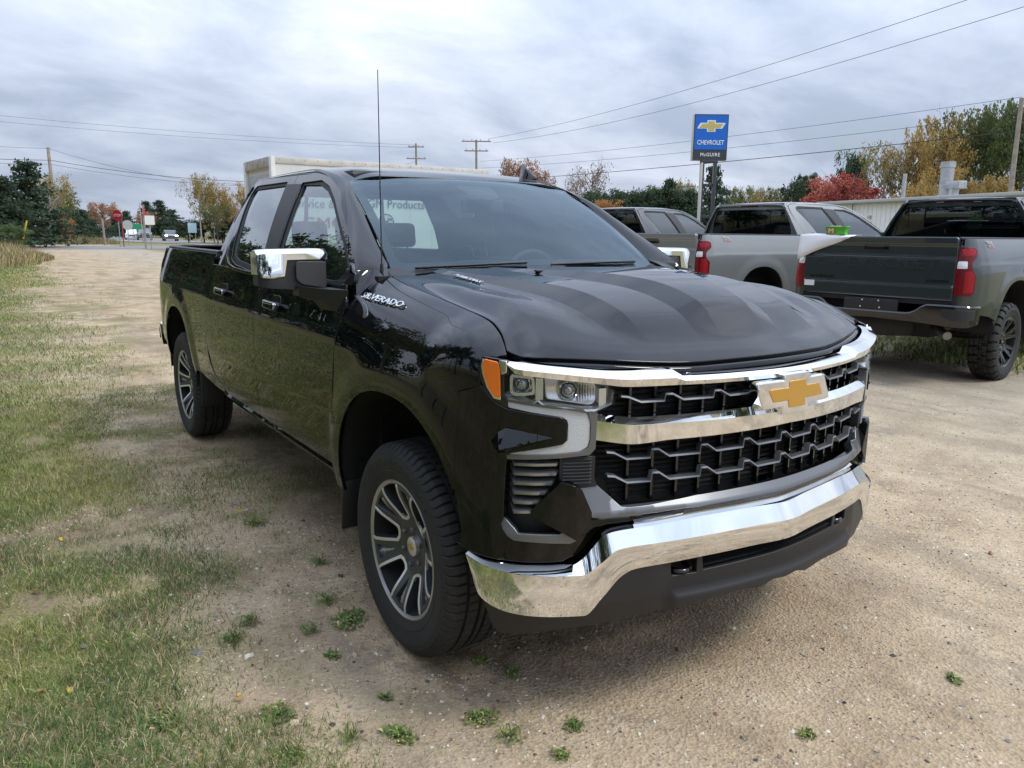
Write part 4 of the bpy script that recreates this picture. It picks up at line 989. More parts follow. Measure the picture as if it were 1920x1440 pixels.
def body(t, B, P):
    Y = (0, 1, 0)
    G1 = .0035
    for sd in (-1, 1):
        # --- front wing
        sx = .47
        fx = lambda s: float(GRILLE.xy(s)[0])
        ac = arch_curve(ARCH_F, 28, 178)
        ac = [q for q in ac if q[0] < .468]
        def fv(x, z):
            zs = float(seam_z(x)); am = math.pi/2*(.86-.34*float(sstep(.15, .55, x))); return 1.08+.32*math.asin(min(1, max(0, (z-1.08)/(zs-1.08)*math.sin(am))))/am
        o = [(.468, fv(.468, 1.090)), (fx(1.077), fv(fx(1.077), 1.118)), (fx(1.085), fv(fx(1.085), 1.140)), (fx(1.089), fv(fx(1.089), 1.166)), (fx(1.080), fv(fx(1.080), 1.206)), (fx(1.05), fv(fx(1.05), 1.2065)), (.598, 1.395)]
        top = [(x, 1.395) for x in (.55, .5, .4, .2, 0, -.2, -.4, -.52)]
        o = o + top + [(-.515, 1.34), (-.468, 1.29), (-.472, 1.15), (-.50, .99), (-.535, .80), (-.552, .70), (-.556, .58), (-.55, .50), (-.47, .50)] + ac[::-1] + [(.468, .78)]
        w = panel('front_wing', o, m_fender, P, t, side=sd, res=.026, depth=.014, out=(0, 1, .3))
        # --- doors
        fd = [(-.560, .585), (-.556, .70), (-.540, .80), (-.506, .99), (-.478, 1.15), (-.458, 1.28), (-.50, 1.352), (-1.615, 1.342), (-1.612, .90), (-1.630, .75), (-1.645, .585)]
        d1 = panel('front_door', fd, m_door, P, t, side=sd, res=.03, depth=.014, out=Y)
        rd = [(-1.652, .585), (-1.637, .75), (-1.619, .90), (-1.622, 1.342), (-2.25, 1.345), (-2.45, 1.352), (-2.60, 1.352), (-2.735, 1.352), (-2.742, 1.0), (-2.735, .86), (-2.70, .735), (-2.62, .675), (-2.50, .632), (-2.40, .60), (-2.36, .587)]
        d2 = panel('rear_door', rd, m_door, P, t, side=sd, res=.03, depth=.014, out=Y)
        # --- upper door frames, with the glass, seals and sill trims
        gfr = [(-1.690, 1.812), (-1.42, 1.802), (-1.26, 1.766), (-1.09, 1.698), (-.70, 1.500), (-.556, 1.408), (-.545, 1.385), (-.56, 1.366), (-.70, 1.356), (-1.46, 1.354), (-1.53, 1.48)]
        grr = [(-1.995, 1.824), (-2.60, 1.824), (-2.64, 1.812), (-2.648, 1.79), (-2.48, 1.60), (-2.385, 1.467), (-2.33, 1.415), (-2.22, 1.392), (-1.93, 1.372), (-1.74, 1.362), (-1.79, 1.479)]
        ff = [(-.462, 1.356), (-.462, 1.392), (-.50, 1.436), (-.62, 1.510), (-.757, 1.586), (-.95, 1.688), (-1.141, 1.778), (-1.328, 1.836), (-1.46, 1.862), (-1.61, 1.879), (-1.868, 1.886), (-1.62, 1.348), (-1.0, 1.346)]
        def grow(poly, d):
            q = np.array(poly); c = q.mean(0); n = []
            for i in range(len(q)):
                a, b, e = q[i-1], q[i], q[(i+1) % len(q)]
                t1 = (b-a)/np.linalg.norm(b-a); t2 = (e-b)/np.linalg.norm(e-b)
                v = np.array([t1[1]+t2[1], -t1[0]-t2[0]]); v /= np.linalg.norm(v)+1e-9
                n.append(v)
            n = np.array(n); ar = np.sum(q[:, 0]*np.roll(q[:, 1], -1)-np.roll(q[:, 0], -1)*q[:, 1])
            return q + n*d*(1 if ar > 0 else -1)
        hf, hr = grow(gfr, .022), grow(grr, .022)
        panel('window_frame', ff, m_green, P, d1, side=sd, holes=[hf], res=.03, depth=.02, out=Y)
        rf = [(-1.628, 1.348), (-1.877, 1.886), (-2.60, 1.882), (-2.74, 1.866), (-2.785, 1.84), (-2.79, 1.80), (-2.735, 1.60), (-2.690, 1.45), (-2.61, 1.356), (-2.25, 1.350)]
        panel('window_frame', rf, m_green, P, d2, side=sd, holes=[hr], res=.03, depth=.02, out=Y)
        for gp, hp, d_, gm in ((gfr, hf, d1, B['sglass']), (grr, hr, d2, B['tglass'])):
            panel('window_seal', grow(gp, .021), lambda u, v: m_green(u, v, -.010), B['seamrub'], d_, side=sd, holes=[grow(gp, -.003)], res=.03, depth=.010, out=Y, rnd=.004)
            panel('window_glass', grow(gp, .004), lambda u, v: m_green(u, v, -.018), gm, d_, side=sd, res=.05, depth=0, out=Y)
        bp = [(-1.535, 1.352), (-1.565, 1.48), (-1.708, 1.815), (-1.965, 1.825), (-1.765, 1.479), (-1.715, 1.352)]
        panel('pillar_cover', bp, lambda u, v: m_green(u, v, .004), B['plastic'], t, side=sd, res=.05, depth=.012, out=Y)
        panel('sill_trim', [(-.55, 1.353), (-1.60, 1.345), (-1.60, 1.338), (-.55, 1.345)], lambda u, v: m_green(u, v, .006), B['seamrub'], d1, side=sd, res=.05, depth=.01, out=Y, rnd=.002)
        cst = [(-1.63, 1.344), (-1.93, 1.346), (-2.22, 1.356), (-2.36, 1.374), (-2.47, 1.42), (-2.505, 1.47), (-2.518, 1.465), (-2.485, 1.405), (-2.37, 1.358), (-2.22, 1.343), (-1.93, 1.334), (-1.63, 1.333)]
        panel('sill_trim', cst, lambda u, v: m_green(u, v, .007), B['gloss'], d2, side=sd, res=.05, depth=.01, out=Y, rnd=.002)
        # --- rear cab corner
        cp = [(-2.618, 1.352), (-2.697, 1.45), (-2.742, 1.60), (-2.797, 1.80), (-2.792, 1.845), (-2.745, 1.874), (-2.70, 1.882), (-2.86, 1.86), (-2.855, 1.60), (-2.815, 1.35), (-2.75, 1.346)]
        panel('cab_corner', [(-2.618, 1.352), (-2.697, 1.45), (-2.742, 1.60), (-2.797, 1.80), (-2.79, 1.848), (-2.74, 1.874), (-2.60, 1.888), (-2.70, 1.892), (-2.80, 1.884), (-2.85, 1.86), (-2.85, 1.60), (-2.82, 1.35)], m_green, P, t, side=sd, res=.03, depth=.03, out=Y)
        # --- rocker and its bright edge
        secs = [[(x, y*sd, z) for y, z in ((.985, .578), (.992, .560), (.978, .535), (.945, .515), (.90, .505))] for x in np.linspace(-.50, -2.44, 20)]
        loft('rocker_panel', secs if sd > 0 else secs[::-1], P, t, sharp=False, caps=False)
        # --- cargo bed side
        ac = arch_curve(ARCH_R, 2, 178)
        bs = [(-2.752, 1.418), (-2.752, 1.0), (-2.745, .86), (-2.708, .727), (-2.63, .665), (-2.505, .622), (-2.41, .592), (-2.45, .575), (-2.60, .570), (-2.95, .590), (-3.20, .60)] + ac + [(-4.27, .62), (-4.40, .66), (-4.698, .70), (-4.698, 1.418)]
        panel('bed_side', bs, m_bed, P, t, side=sd, res=.032, depth=.02, out=Y)
        tl = m_plan(TAIL, lambda s, z: -t_bed(z)*.8)
        s0 = s_at_x(TAIL, 0) if False else float(np.interp(-4.702, TAIL.c[::1, 1], TAIL.s))
        cn = [(.772, .80), (.772, 1.418), (.90, 1.418), (s0, 1.418), (s0, .70), (.90, .71), (.80, .78)]
        panel('bed_corner', cn, tl, P, t, side=sd, res=.025, depth=.02, out=(-1, .6, 0))
        lamp = fillet([(.778, 1.338), (.955, 1.338), (1.0, 1.322), (1.0, 1.262), (.94, 1.222), (.915, 1.195), (.915, 1.135), (.935, 1.105), (.968, 1.075), (.962, .905), (.935, .882), (.778, .882)], .012)
        lp = lambda off: m_plan(TAIL, lambda s, z: -t_bed(z)*.8+off)
        tlm = panel('tail_lamp', lamp, lp(.006), B['red'], t, side=sd, res=.022, depth=.03, rnd=.005, out=(-1, .6, 0))
        panel('reverse_lens', fillet([(.785, 1.205), (.868, 1.205), (.868, 1.140), (.785, 1.140)], .008), lp(.0085), B['white_lens'], tlm, side=sd, res=.03, depth=.006, out=(-1, .6, 0))
        panel('brake_lens', fillet([(.855, 1.10), (.905, 1.115), (.945, 1.07), (.945, .915), (.855, .905)], .010), lp(.0085), B['red2'], tlm, side=sd, res=.03, depth=.006, out=(-1, .6, 0))
        panel('brake_lens', fillet([(.82, 1.325), (.95, 1.325), (.982, 1.30), (.93, 1.262), (.83, 1.262)], .010), lp(.0085), B['red2'], tlm, side=sd, res=.03, depth=.006, out=(-1, .6, 0))
        # --- bed rail cap and inner bed wall
        rl = []
        for x in np.linspace(-2.755, -4.83, 24):
            yo = float((half_width(x)-t_bed(1.42))) if x > -4.69 else float(np.interp(-x, [4.69, 4.76, 4.83], [.845, .82, .78]))
            rl.append([(x, yo*sd, 1.416), (x, (yo-.004)*sd, 1.432), (x, (yo-.03)*sd, 1.437), (x, (yo-.085)*sd, 1.433), (x, (yo-.09)*sd, 1.40)])
        loft('bed_rail_cap', rl if sd < 0 else [s for s in rl[::-1]], B['plastic'], t, sharp=False, caps=True)
        secs = [[(x, .765*sd, .83), (x, .765*sd, 1.40)] for x in (-2.80, -4.85)]
        loft('bed_inner_wall', secs, B['dark'], t, caps=False)
        # --- wheel housings
        for c in (ARCH_F, ARCH_R):
            secs = []
            for q in arch_curve(c, -8, 188, 24, 1.03):
                yo = float(half_width(np.clip(q[0], -4.6, .5)))-.012
                secs.append([(q[0], yo*sd, q[1]-(.06 if q[1] <= c[1]+.001 else 0)), (q[0], .50*sd, q[1]-(.06 if q[1] <= c[1]+.001 else 0))])
            loft('wheel_housing', secs, B['dark'], t, caps=False)
        # --- mud flaps
        for x0, y0 in ((-.485, .93), (-3.165, .90)):
            box('mud_flap', (x0, y0*sd, .43 if x0 > -1 else .47), (.014, .15, .22 if x0 > -1 else .26), B['plastic'], t, .005, rot=(0, R(6), 0))
        # --- door handles
        for x0, d_ in ((-1.30, d1), (-2.30, d2)):
            yb = float(half_width(x0)-t_door(1.21)); 
            h = panel('door_handle', fillet([(x0-.125, 1.228), (x0+.10, 1.226), (x0+.125, 1.214), (x0+.10, 1.198), (x0-.125, 1.202)], .010), lambda u, v: m_door(u, v)+np.array([0, .040, 0])*(1-.35*np.abs((u[:, None]-x0)/.13)**3), B['paint_trim'], d_, side=sd, res=.02, depth=.030, rnd=.006, out=Y)
            panel('handle_insert', fillet([(x0-.118, 1.2275), (x0+.095, 1.2255), (x0+.11, 1.219), (x0-.118, 1.219)], .003), lambda u, v: m_door(u, v)+np.array([0, .0428, 0])*(1-.35*np.abs((u[:, None]-x0)/.13)**3), B['chrome'], h, side=sd, res=.02, depth=.006, rnd=.002, out=Y)
            panel('handle_cup', fillet([(x0-.07, 1.255), (x0+.06, 1.255), (x0+.085, 1.21), (x0+.06, 1.165), (x0-.07, 1.165), (x0-.09, 1.21)], .03), lambda u, v: m_door(u, v)+np.array([0, .0015, 0]), B['gloss'], d_, side=sd, res=.02, depth=.002, rnd=.001, out=Y)
        # --- mirror
        arm = [[(x, y*sd, z) for x, y, z in sec] for sec in (
            ((-.46, .955, 1.335), (-.50, .965, 1.225), (-.70, .965, 1.215), (-.64, .95, 1.335)),
            ((-.56, 1.02, 1.335), (-.58, 1.02, 1.285), (-.70, 1.02, 1.280), (-.69, 1.02, 1.335)),
            ((-.63, 1.10, 1.345), (-.64, 1.10, 1.305), (-.71, 1.10, 1.305), (-.71, 1.10, 1.345)))]
        mr = loft('side_mirror', arm if sd > 0 else arm, B['plastic'], t, sharp=True, closed=True, mirror=False)
        def mhead(zlo, zhi, grow_, m_, nm, x0=-.66, x1=-.80):
            secs = []
            for k, y in enumerate((.955, .965, 1.0, 1.06, 1.13, 1.195, 1.225, 1.240)):
                f = k/7; e = (0.35, .8, 1, 1, 1, .93, .78, .5)[k]
                slope = .030*f
                zt = 1.492-.004*f; zb = 1.315+slope*.9
                zmid = (zt+zb)/2; hh = (zt-zb)/2*(.9+.1*e)+grow_
                a, b = max(zmid-hh, zlo), min(zmid+hh, zhi)
                dx = (x0-x1)/2*e; xm = (x0+x1)/2 - .02*f
                ring = [(xm+dx+grow_, a), (xm+dx+grow_, b-.018), (xm+dx-.022, b), (xm-dx+.02, b), (xm-dx, b-.02), (xm-dx, a)]
                secs.append([(x, y*sd, z) for x, z in ring])
            return smooth_by_angle(loft(nm, secs if sd < 0 else secs[::-1], m_, mr, sharp=False, closed=True), 50)
        mhead(1.0, 1.8, 0, B['plastic'], 'mirror_housing')
        # bright cap over the top and the outer end
        secs = []
        for y, e, zlo in ((.953, .5, 1.455), (.965, .85, 1.452), (1.0, 1, 1.452), (1.06, 1, 1.452), (1.132, 1, 1.450), (1.144, 1, 1.385), (1.19, .95, 1.376), (1.226, .82, 1.378), (1.244, .55, 1.39)):
            f = (y-.955)/.31; xm = -.73-.02*f; dx = .07*e+.004; zt = 1.496-.004*f-.014*(1-e)
            secs.append([(x, y*sd, z) for x, z in ((xm+dx-.006, zlo), (xm+dx, zlo), (xm+dx, zt-.018), (xm+dx-.022, zt), (xm-dx+.02, zt), (xm-dx, zt-.02), (xm-dx, zlo))])
        smooth_by_angle(loft('mirror_cap', secs if sd < 0 else secs[::-1], B['trim_bright'], mr, sharp=False, closed=True), 50)
        # recessed front face of the housing
        mg = fillet([(.975, 1.440), (1.098, 1.442), (1.098, 1.372), (1.075, 1.352), (.975, 1.335)], .012)
        panel('mirror_recess', mg, lambda u, v: np.stack([-.654-.045*(u-.98)/.2*0+0*u-.012*((u-1.08)/.1)**2*0, u*1., v], 1), B['mirror_grey'], mr, side=sd, res=.04, depth=.004, rnd=.003, out=(1, 0, 0))
        # --- name badge and trim on the wing
        fr = panel('wing_trim', catmull([(-.462, 1.27), (-.40, 1.276), (-.33, 1.262), (-.275, 1.240), (-.262, 1.222), (-.285, 1.218), (-.30, 1.232), (-.345, 1.250), (-.41, 1.262)], 4, True), lambda u, v: m_fender(u, v)+np.array([0, .003, .001]), MATS['satin_grey'], t, side=sd, res=.02, depth=.006, rnd=.002, out=Y)
        a = m_fender(np.array([-.415, -.222, -.02]), np.array([1.276, 1.291, 1.303])); a2 = m_fender(np.array([-.235]), np.array([1.306]))
        for k in range(3): a[k][1] *= sd
        nrm = Vector(a[2]-a[0]); upv = Vector((a2[0][0], a2[0][1]*sd, a2[0][2]))-Vector(a[1])
        nn = nrm.cross(upv).normalized(); nn = nn if nn.y*sd > 0 else -nn
        dirx = Vector(a[2]-a[0]) if sd < 0 else Vector(a[0]-a[2])
        text('name_badge', 'SILVERADO', .040, B['badge'], t, .003, frame(Vector(a[1])+nn*.008, dirx, nn), sx=1.62, bevel=.0005)
    # --- bonnet
    he = []
    for y in np.linspace(-.86, .86, 45):
        gx = float(np.interp(abs(y), GRILLE.c[:200, 0], GRILLE.c[:200, 1])); he.append((gx-.078, y))
    rear = [(-.365-.045*abs(y/.78)**3, y) for y in np.linspace(.775, -.775, 30)]
    side_r = [(x, float(seam_y(x))-.007) for x in np.linspace(.585, -.40, 30)]; side_l = [(x, -y) for x, y in side_r[::-1]]
    cr = []
    for sg in (-1, 1):
        for j, (ua, ub_) in enumerate(((-.34, .62), (-.34, .66))):
            for e in (-1, 1):
                uu = np.linspace(ua, ub_, 50); cr.append(np.stack([uu, sg*(ridge_y(uu)[j]+e*ridge_w(uu))], 1))
    hd = panel('bonnet', he[1:-1] + side_r + rear[1:-1] + side_l, m_hood, P, t, res=.016, depth=.022, rnd=.004, out=(0, 0, 1), creases=cr, sharp=True)
    lip = []
    for y in np.linspace(-.875, .875, 61):
        gx = float(np.interp(abs(y), GRILLE.c[:200, 0], GRILLE.c[:200, 1])); z1 = float(m_hood(np.array([gx-.076]), np.array([y]))[0][2])
        lip.append([(gx-.090, y, z1-.012), (gx-.071, y, z1-.014), (gx-.066, y, z1-.019), (gx-.060, y, z1-.036), (gx-.066, y, z1-.046), (gx-.12, y, z1-.05)])
    smooth_by_angle(loft('bonnet_lip', lip[::-1], P, hd, sharp=False, caps=False), 60)
    for sd in (-1, 1):
        a = [m_hood(np.array([x]), np.array([y*sd]))[0] for x, y in ((-.215, .607), (-.012, .603), (-.11, .592), (-.105, .630))]
        dx = Vector(a[1]-a[0]) if sd < 0 else Vector(a[0]-a[1]); up = Vector(a[2]-a[3]); n_ = dx.cross(up); n_ = n_ if n_.z > 0 else -n_
        ctr = (Vector(a[2])+Vector(a[3]))/2 + n_.normalized()*.006
        text('bonnet_badge', 'TURBOMAX', .030, B['badge'], hd, .002, frame(ctr-n_.normalized()*.003, dx, n_), sx=1.22, bevel=.0004)
    for sd in (-1, 1):
        a = m_hood(np.array([-.02]), np.array([.33*sd]))[0]
        box('washer_nozzle', (a[0], a[1], a[2]+.001), (.022, .042, .008), B['plastic'], hd, .003, rot=(0, R(6), 0))
    # --- roof, screen pillars, windscreen
    fe = [(-1.118-.028*(y/.668)**2, y) for y in np.linspace(-.645, .645, 21)]
    ro = fe + [(-1.30, .665), (-1.5, .662), (-1.9, .657), (-2.5, .650), (-2.72, .642), (-2.83, .60)] + [(-2.85, y) for y in np.linspace(.5, -.5, 7)] + [(-2.83, -.60), (-2.72, -.642), (-2.5, -.650), (-1.9, -.657), (-1.5, -.662), (-1.30, -.665)]
    rf_ = panel('roof', ro, m_roof, P, t, res=.035, depth=.02, out=(0, 0, 1))
    for sd in (-1, 1):
        inn = [(-.475, .757, 1.398), (-.56, .745, 1.452), (-.80, .715, 1.612), (-1.0, .690, 1.740), (-1.115, .668, 1.802), (-1.30, .664, 1.852), (-1.50, .66, 1.882), (-1.7, .655, 1.893), (-2.2, .65, 1.893), (-2.62, .64, 1.885)]
        ou = [(-.462, .936, 1.352), (-.505, .908, 1.437), (-.757, .836, 1.588), (-.95, .781, 1.690), (-1.141, .722, 1.780), (-1.33, .692, 1.838), (-1.5, .672, 1.868), (-1.7, .660, 1.886), (-2.2, .656, 1.887), (-2.62, .648, 1.880)]
        secs = []
        for kk, (a, b) in enumerate(zip(inn, ou)):
            bf = (0, .35, .75)[kk] if kk < 3 else 1
            a, b = Vector(a), Vector(b); n_ = Vector((.35, .45, .82)).normalized(); L_ = (b-a).length
            secs.append([tuple(Vector(((a*(1-q)+b*q)+n_*L_*.16*bf*4*q*(1-q)))*1) for q in (0, .15, .35, .6, .85, 1.0)])
        vv = 1.398-.136*np.array((0, .15, .35, .6, .85, 1.0)); s0 = m_fender(np.full(6, -.425), vv)-np.array([0, .001, .001]); s1 = m_fender(np.full(6, -.37), vv)-np.array([0, .006, .008]); mid = s0*.5+np.array(secs[1])*.5
        secs[0] = [tuple(q) for q in mid]; secs.insert(0, [tuple(q) for q in s0]); secs.insert(0, [tuple(q) for q in s1])
        A = catmull(np.array(secs).reshape(len(secs), -1), 5).reshape(-1, 6, 3)*np.array([1, sd, 1])
        loft('screen_pillar', A if sd > 0 else A, P, t, sharp=False, caps=False)
    wo = [(-1, 0), (-.5, 0), (0, 0), (.5, 0), (1, 0), (1, .5), (1, 1), (.5, 1), (0, 1), (-.5, 1), (-1, 1), (-1, .5)]
    ws = panel('windscreen', resample(wo, .09), m_wind, B['wglass'], t, res=.09, depth=0, out=(.5, 0, .8))
    band = fillet([(-1, -.02), (1, -.02), (1, 1), (-1, 1)], .0); hole = fillet([(-.945, .075), (.945, .075), (.930, .90), (.905, .925), (-.905, .925), (-.930, .90)], .05)
    panel('screen_border', band, lambda a, b: m_wind(a, b)-np.array([.004, 0, .006]), MATS['frit'], ws, holes=[hole], res=.09, depth=0, out=(.5, 0, .8))
    panel('sensor_cover', fillet([(-.19, .93), (.14, .93), (.10, .76), (-.02, .72), (-.13, .76)], .05), lambda a, b: m_wind(a, b)-np.array([.006, 0, .009]), B['interior'], ws, res=.06, depth=0, out=(.5, 0, .8))
    # --- cowl, wipers, aerial, roof fin
    cw = []
    for y in np.linspace(-.77, .77, 21):
        a = y/.75; b = m_wind(np.array([np.clip(a, -1, 1)]), np.array([.03]))[0]
        cw.append([(b[0], y, b[2]-.004), (b[0]+.05, y, b[2]-.030), (-.33-.03*abs(y), y, 1.372)])
    loft('cowl_panel', cw, B['plastic'], t, sharp=False, caps=False)
    for y0, y1 in ((-.66, -.14), (-.02, .58)):
        pts = [tuple(m_wind(np.array([y/.75]), np.array([.008+.022*q]))[0]+np.array([.008, 0, .008])) for q, y in zip(np.linspace(0, 1, 6), np.linspace(y0, y1, 6))]
        wv = tube('wiper', pts, .0035, B['plastic'], t, n=6)
        tube('wiper_blade', [(p_[0]-.003, p_[1], p_[2]-.005) for p_ in pts], .003, B['seamrub'], wv, n=5)
    an = m_fender(np.array([-.475]), np.array([1.388]))[0]*np.array([1, -1, 1])
    lathe_o = lathe('aerial_base', [(0, .045), (.006, .045), (.009, .010), (.016, .004), (.017, 0)], B['plastic'], t, n=16, axis='z'); lathe_o.location = (an[0], an[1], an[2]-.002)
    tube('aerial_mast', [(0, 0, .03), (-.001, .001, .35), (-.004, .003, .80)], [.0030, .0026, .0018], B['plastic'], lathe_o, n=6)
    fz = float(m_roof(np.array([-1.30]), np.array([.53]))[0][2])
    secs = [[(-1.235, .53+w_*.85, fz+.002) for w_ in (-.006, 0, 0, .006)], [(-1.27, .53+w_*.85, fz+h_) for w_, h_ in ((-.030, -.004), (-.016, .022), (.016, .022), (.030, -.004))], [(-1.34, .53+w_*.85, fz+h_) for w_, h_ in ((-.036, -.004), (-.010, .062), (.010, .062), (.036, -.004))], [(-1.385, .53+w_*.85, fz+h_) for w_, h_ in ((-.034, -.004), (-.007, .092), (.007, .092), (.034, -.004))], [(-1.40, .53+w_*.85, fz+h_) for w_, h_ in ((-.030, -.004), (-.010, .03), (.010, .03), (.030, -.004))]]
    smooth_by_angle(loft('roof_fin', secs, P, t, sharp=False, closed=True), 60)
    # --- rear of the cab
    def m_back(u, v): return np.stack([-2.815-.10*np.clip(v-1.35, 0, 1)*.55 + .03*(np.abs(u)/.7)**4 - .02*sstep(1.7, 1.9, v)*-1, u, v], 1)
    bo = [(-.86, 1.30), (.86, 1.30), (.86, 1.40), (.78, 1.62), (.655, 1.84), (.58, 1.885), (-.58, 1.885), (-.655, 1.84), (-.78, 1.62), (-.86, 1.40)]
    bh = fillet([(-.735, 1.435), (.735, 1.435), (.70, 1.60), (.615, 1.80), (-.615, 1.80), (-.70, 1.60)], .03)
    cb = panel('cab_back', bo, m_back, P, t, holes=[bh], res=.05, depth=.02, out=(-1, 0, 0))
    panel('rear_window', bh, lambda u, v: m_back(u, v)+np.array([.006, 0, 0]), B['bglass'], cb, res=.08, depth=0, out=(-1, 0, 0))
    for x in (-.30, .30): panel('window_bar', [(x-.010, 1.436), (x+.010, 1.436), (x*.93+.010, 1.80), (x*.93-.010, 1.80)], lambda u, v: m_back(u, v)+np.array([.010, 0, 0]), B['seamrub'], cb, res=.1, depth=.01, out=(-1, 0, 0))
    hl = panel('high_stop_lamp', fillet([(-.26, 1.842), (.26, 1.842), (.25, 1.878), (-.25, 1.878)], .006), lambda u, v: m_back(u, v)+np.array([-.010, 0, 0]), B['red'], t, res=.06, depth=.012, out=(-1, 0, 0))
    for sd in (-1, 1): panel('cargo_lens', fillet([(.165*sd, 1.846), (.25*sd, 1.846), (.243*sd, 1.874), (.165*sd, 1.874)], .004), lambda u, v: m_back(u, v)+np.array([-.0125, 0, 0]), B['white_lens'], hl, res=.06, depth=.003, rnd=.001, out=(-1, 0, 0))
    panel('cab_back_lower', [(-.93, .62), (.93, .62), (.90, 1.31), (-.90, 1.31)], lambda u, v: np.stack([-2.76+0*u, u, v], 1), P, t, res=.2, depth=.01, out=(-1, 0, 0))
    # --- bed floor, front wall, tailgate, rear bumper
    box('bed_floor', (-3.82, 0, .80), (2.10, 1.54, .05), B['dark'], t)
    box('bed_front_wall', (-2.79, 0, 1.13), (.04, 1.60, .60), P, t)
    def m_gate(u, v):
        rel = .010*sstep(1.215, 1.235, v)*(1-sstep(1.29, 1.305, v)) - .012*sstep(1.345, 1.365, v) - .010*(1-sstep(.955, .975, v))
        return np.stack([-4.884+rel+.02*np.clip(np.abs(u)-.72, 0, .1)*0, u, v], 1)
    gate = panel('tailgate', fillet([(-.765, .845), (.765, .845), (.765, 1.425), (-.765, 1.425)], .02), m_gate, P, t, res=.025, depth=.05, rnd=.008, out=(-1, 0, 0))
    box('gate_top_cap', (-4.862, 0, 1.428), (.06, 1.50, .016), B['plastic'], gate, .005)
    panel('gate_handle', fillet([(-.13, 1.305), (.13, 1.305), (.12, 1.358), (-.12, 1.358)], .012), lambda u, v: m_gate(u, v)+np.array([-.006, 0, 0]), B['gloss'], gate, res=.04, depth=.01, out=(-1, 0, 0))
    fb = lambda y, z, o=.0: frame((float(m_gate(np.array([y]), np.array([z]))[0][0])-.002-o, y, z), (0, -1, 0), (-1, 0, 0))
    text('gate_lettering', 'CHEVROLET', .135, P, gate, .004, fb(0, 1.165), sx=1.62, bevel=.001, spacing=1.05)
    text('gate_badge', 'CUSTOM', .034, B['gloss'], gate, .002, fb(-.62, 1.008), sx=1.5)
    text('gate_badge', 'SILVERADO', .034, B['gloss'], gate, .002, fb(.56, 1.008), sx=1.6)
    rb = Plan([(0,-4.93),(.35,-4.93),(.6,-4.925),(.8,-4.905),(.88,-4.87),(.93,-4.81),(.955,-4.72),(.962,-4.62)], -1)
    def rbs(s):
        a = abs(s); zt = float(interp(a, [(0,.690),(.36,.690),(.42,.70),(.56,.788),(.7,.790),(1.2,.775)])); zb = float(interp(a, [(0,.60),(.5,.585),(.9,.56),(1.2,.60)]))
        return [(*rb.at(s, o_), z_) for o_, z_ in ((-.10, zt), (-.01, zt-.004), (0, zt-.018), (-.004, (zt+zb)/2), (-.012, zb+.01), (-.10, zb))]
    smooth_by_angle(loft('rear_bumper', [rbs(s) for s in np.concatenate([np.linspace(-1.14, -.6, 16), np.linspace(-.56, .56, 23), np.linspace(.6, 1.14, 16)])], B['rear_bumper'], t, sharp=False, closed=True), 30)
    box('plate_recess', (-4.90, 0, .745), (.03, .56, .12), B['plastic'], t, .006)
    for y, z in ((-.085, .785), (.085, .785), (-.10, .715), (.10, .715)): box('plate_screw', (-4.918, y, z), (.006, .014, .014), B['white_lens'], t)
    for sd in (-1, 1): panel('bumper_step', fillet([(.70, .742), (1.02, .735), (1.02, .645), (.78, .640), (.70, .68)], .012), m_plan(rb, .004), B['plastic'], t, side=sd, res=.04, depth=.01, out=(-1, .3, 0))
    # --- chassis, axle, exhaust, spare
    ch_ = box('chassis', (-1.95, 0, .52), (5.2, .95, .22), B['dark'], t)
    box('floor_pan', (-1.62, 0, .565), (2.3, 1.86, .09), B['dark'], t)
    tube('rear_axle', [(-3.745, -.80, .40), (-3.745, .80, .40)], .055, B['dark'], t, n=10)
    tube('front_axle', [(0, -.80, .40), (0, .80, .40)], .05, B['dark'], t, n=10)
    tube('exhaust_pipe', [(-3.5, -.52, .50), (-4.45, -.55, .52), (-4.62, -.60, .505), (-4.80, -.74, .475)], .042, B['steel'], t, n=12)
    lathe('spare_tyre', [(.16, -.10), (.36, -.11), (.40, -.06), (.40, .06), (.36, .11), (.16, .10)], B['rubber'], t, n=28, axis='z').location = (-4.40, .05, .52)
    box('engine_block', (.10, 0, .80), (1.1, 1.0, .5), B['dark'], t)
    box('firewall', (-.42, 0, 1.0), (.04, 1.7, .78), B['dark'], t)
    # --- cabin
    box('dashboard', (-.80, 0, 1.285), (.56, 1.50, .16), B['interior'], t, .05, seg=3)
    box('instrument_hood', (-.93, .42, 1.375), (.20, .40, .10), B['interior'], t, .03, seg=3)
    box('centre_screen', (-.97, 0, 1.34), (.05, .34, .18), B['gloss'], t, .01)
    ring = [(-1.13+.06*math.sin(a)*0.35, .42+.185*math.cos(a), 1.28+.185*math.sin(a)) for a in np.linspace(0, 2*math.pi, 33)]
    ring = [(x-.10*(z-1.28), y, z) for x, y, z in ring]
    sw = tube('steering_wheel', ring, .016, B['interior'], t, n=8, caps=False)
    for a in (0, math.pi, -math.pi/2): tube('wheel_spoke', [(-1.11, .42, 1.28), (-1.13+.02*math.sin(a), .42+.18*math.cos(a), 1.28+.18*math.sin(a))], .014, B['interior'], sw, n=6)
    def seat(x, y, w_, rear=False):
        s = box('seat', (x+.05, y, .86), (.52, w_, .18), B['fabric'], t, .05, seg=3)
        box('seat_back', (x-.22, y, 1.13), (.15, w_*.94, .60), B['fabric'], s, .06, seg=3, rot=(0, R(-11), 0))
        for yy in ((y,) if not rear else (y-.33, y, y+.33)[::2]):
            box('headrest', (x-.335, yy, 1.575 if not rear else 1.545), (.08, .24, .17), B['fabric'], s, .035, seg=3, rot=(0, R(-8), 0))
            for q in (-.05, .05): tube('headrest_post', [(x-.29, yy+q, 1.40), (x-.33, yy+q, 1.52)], .007, B['steel'], s, n=6)
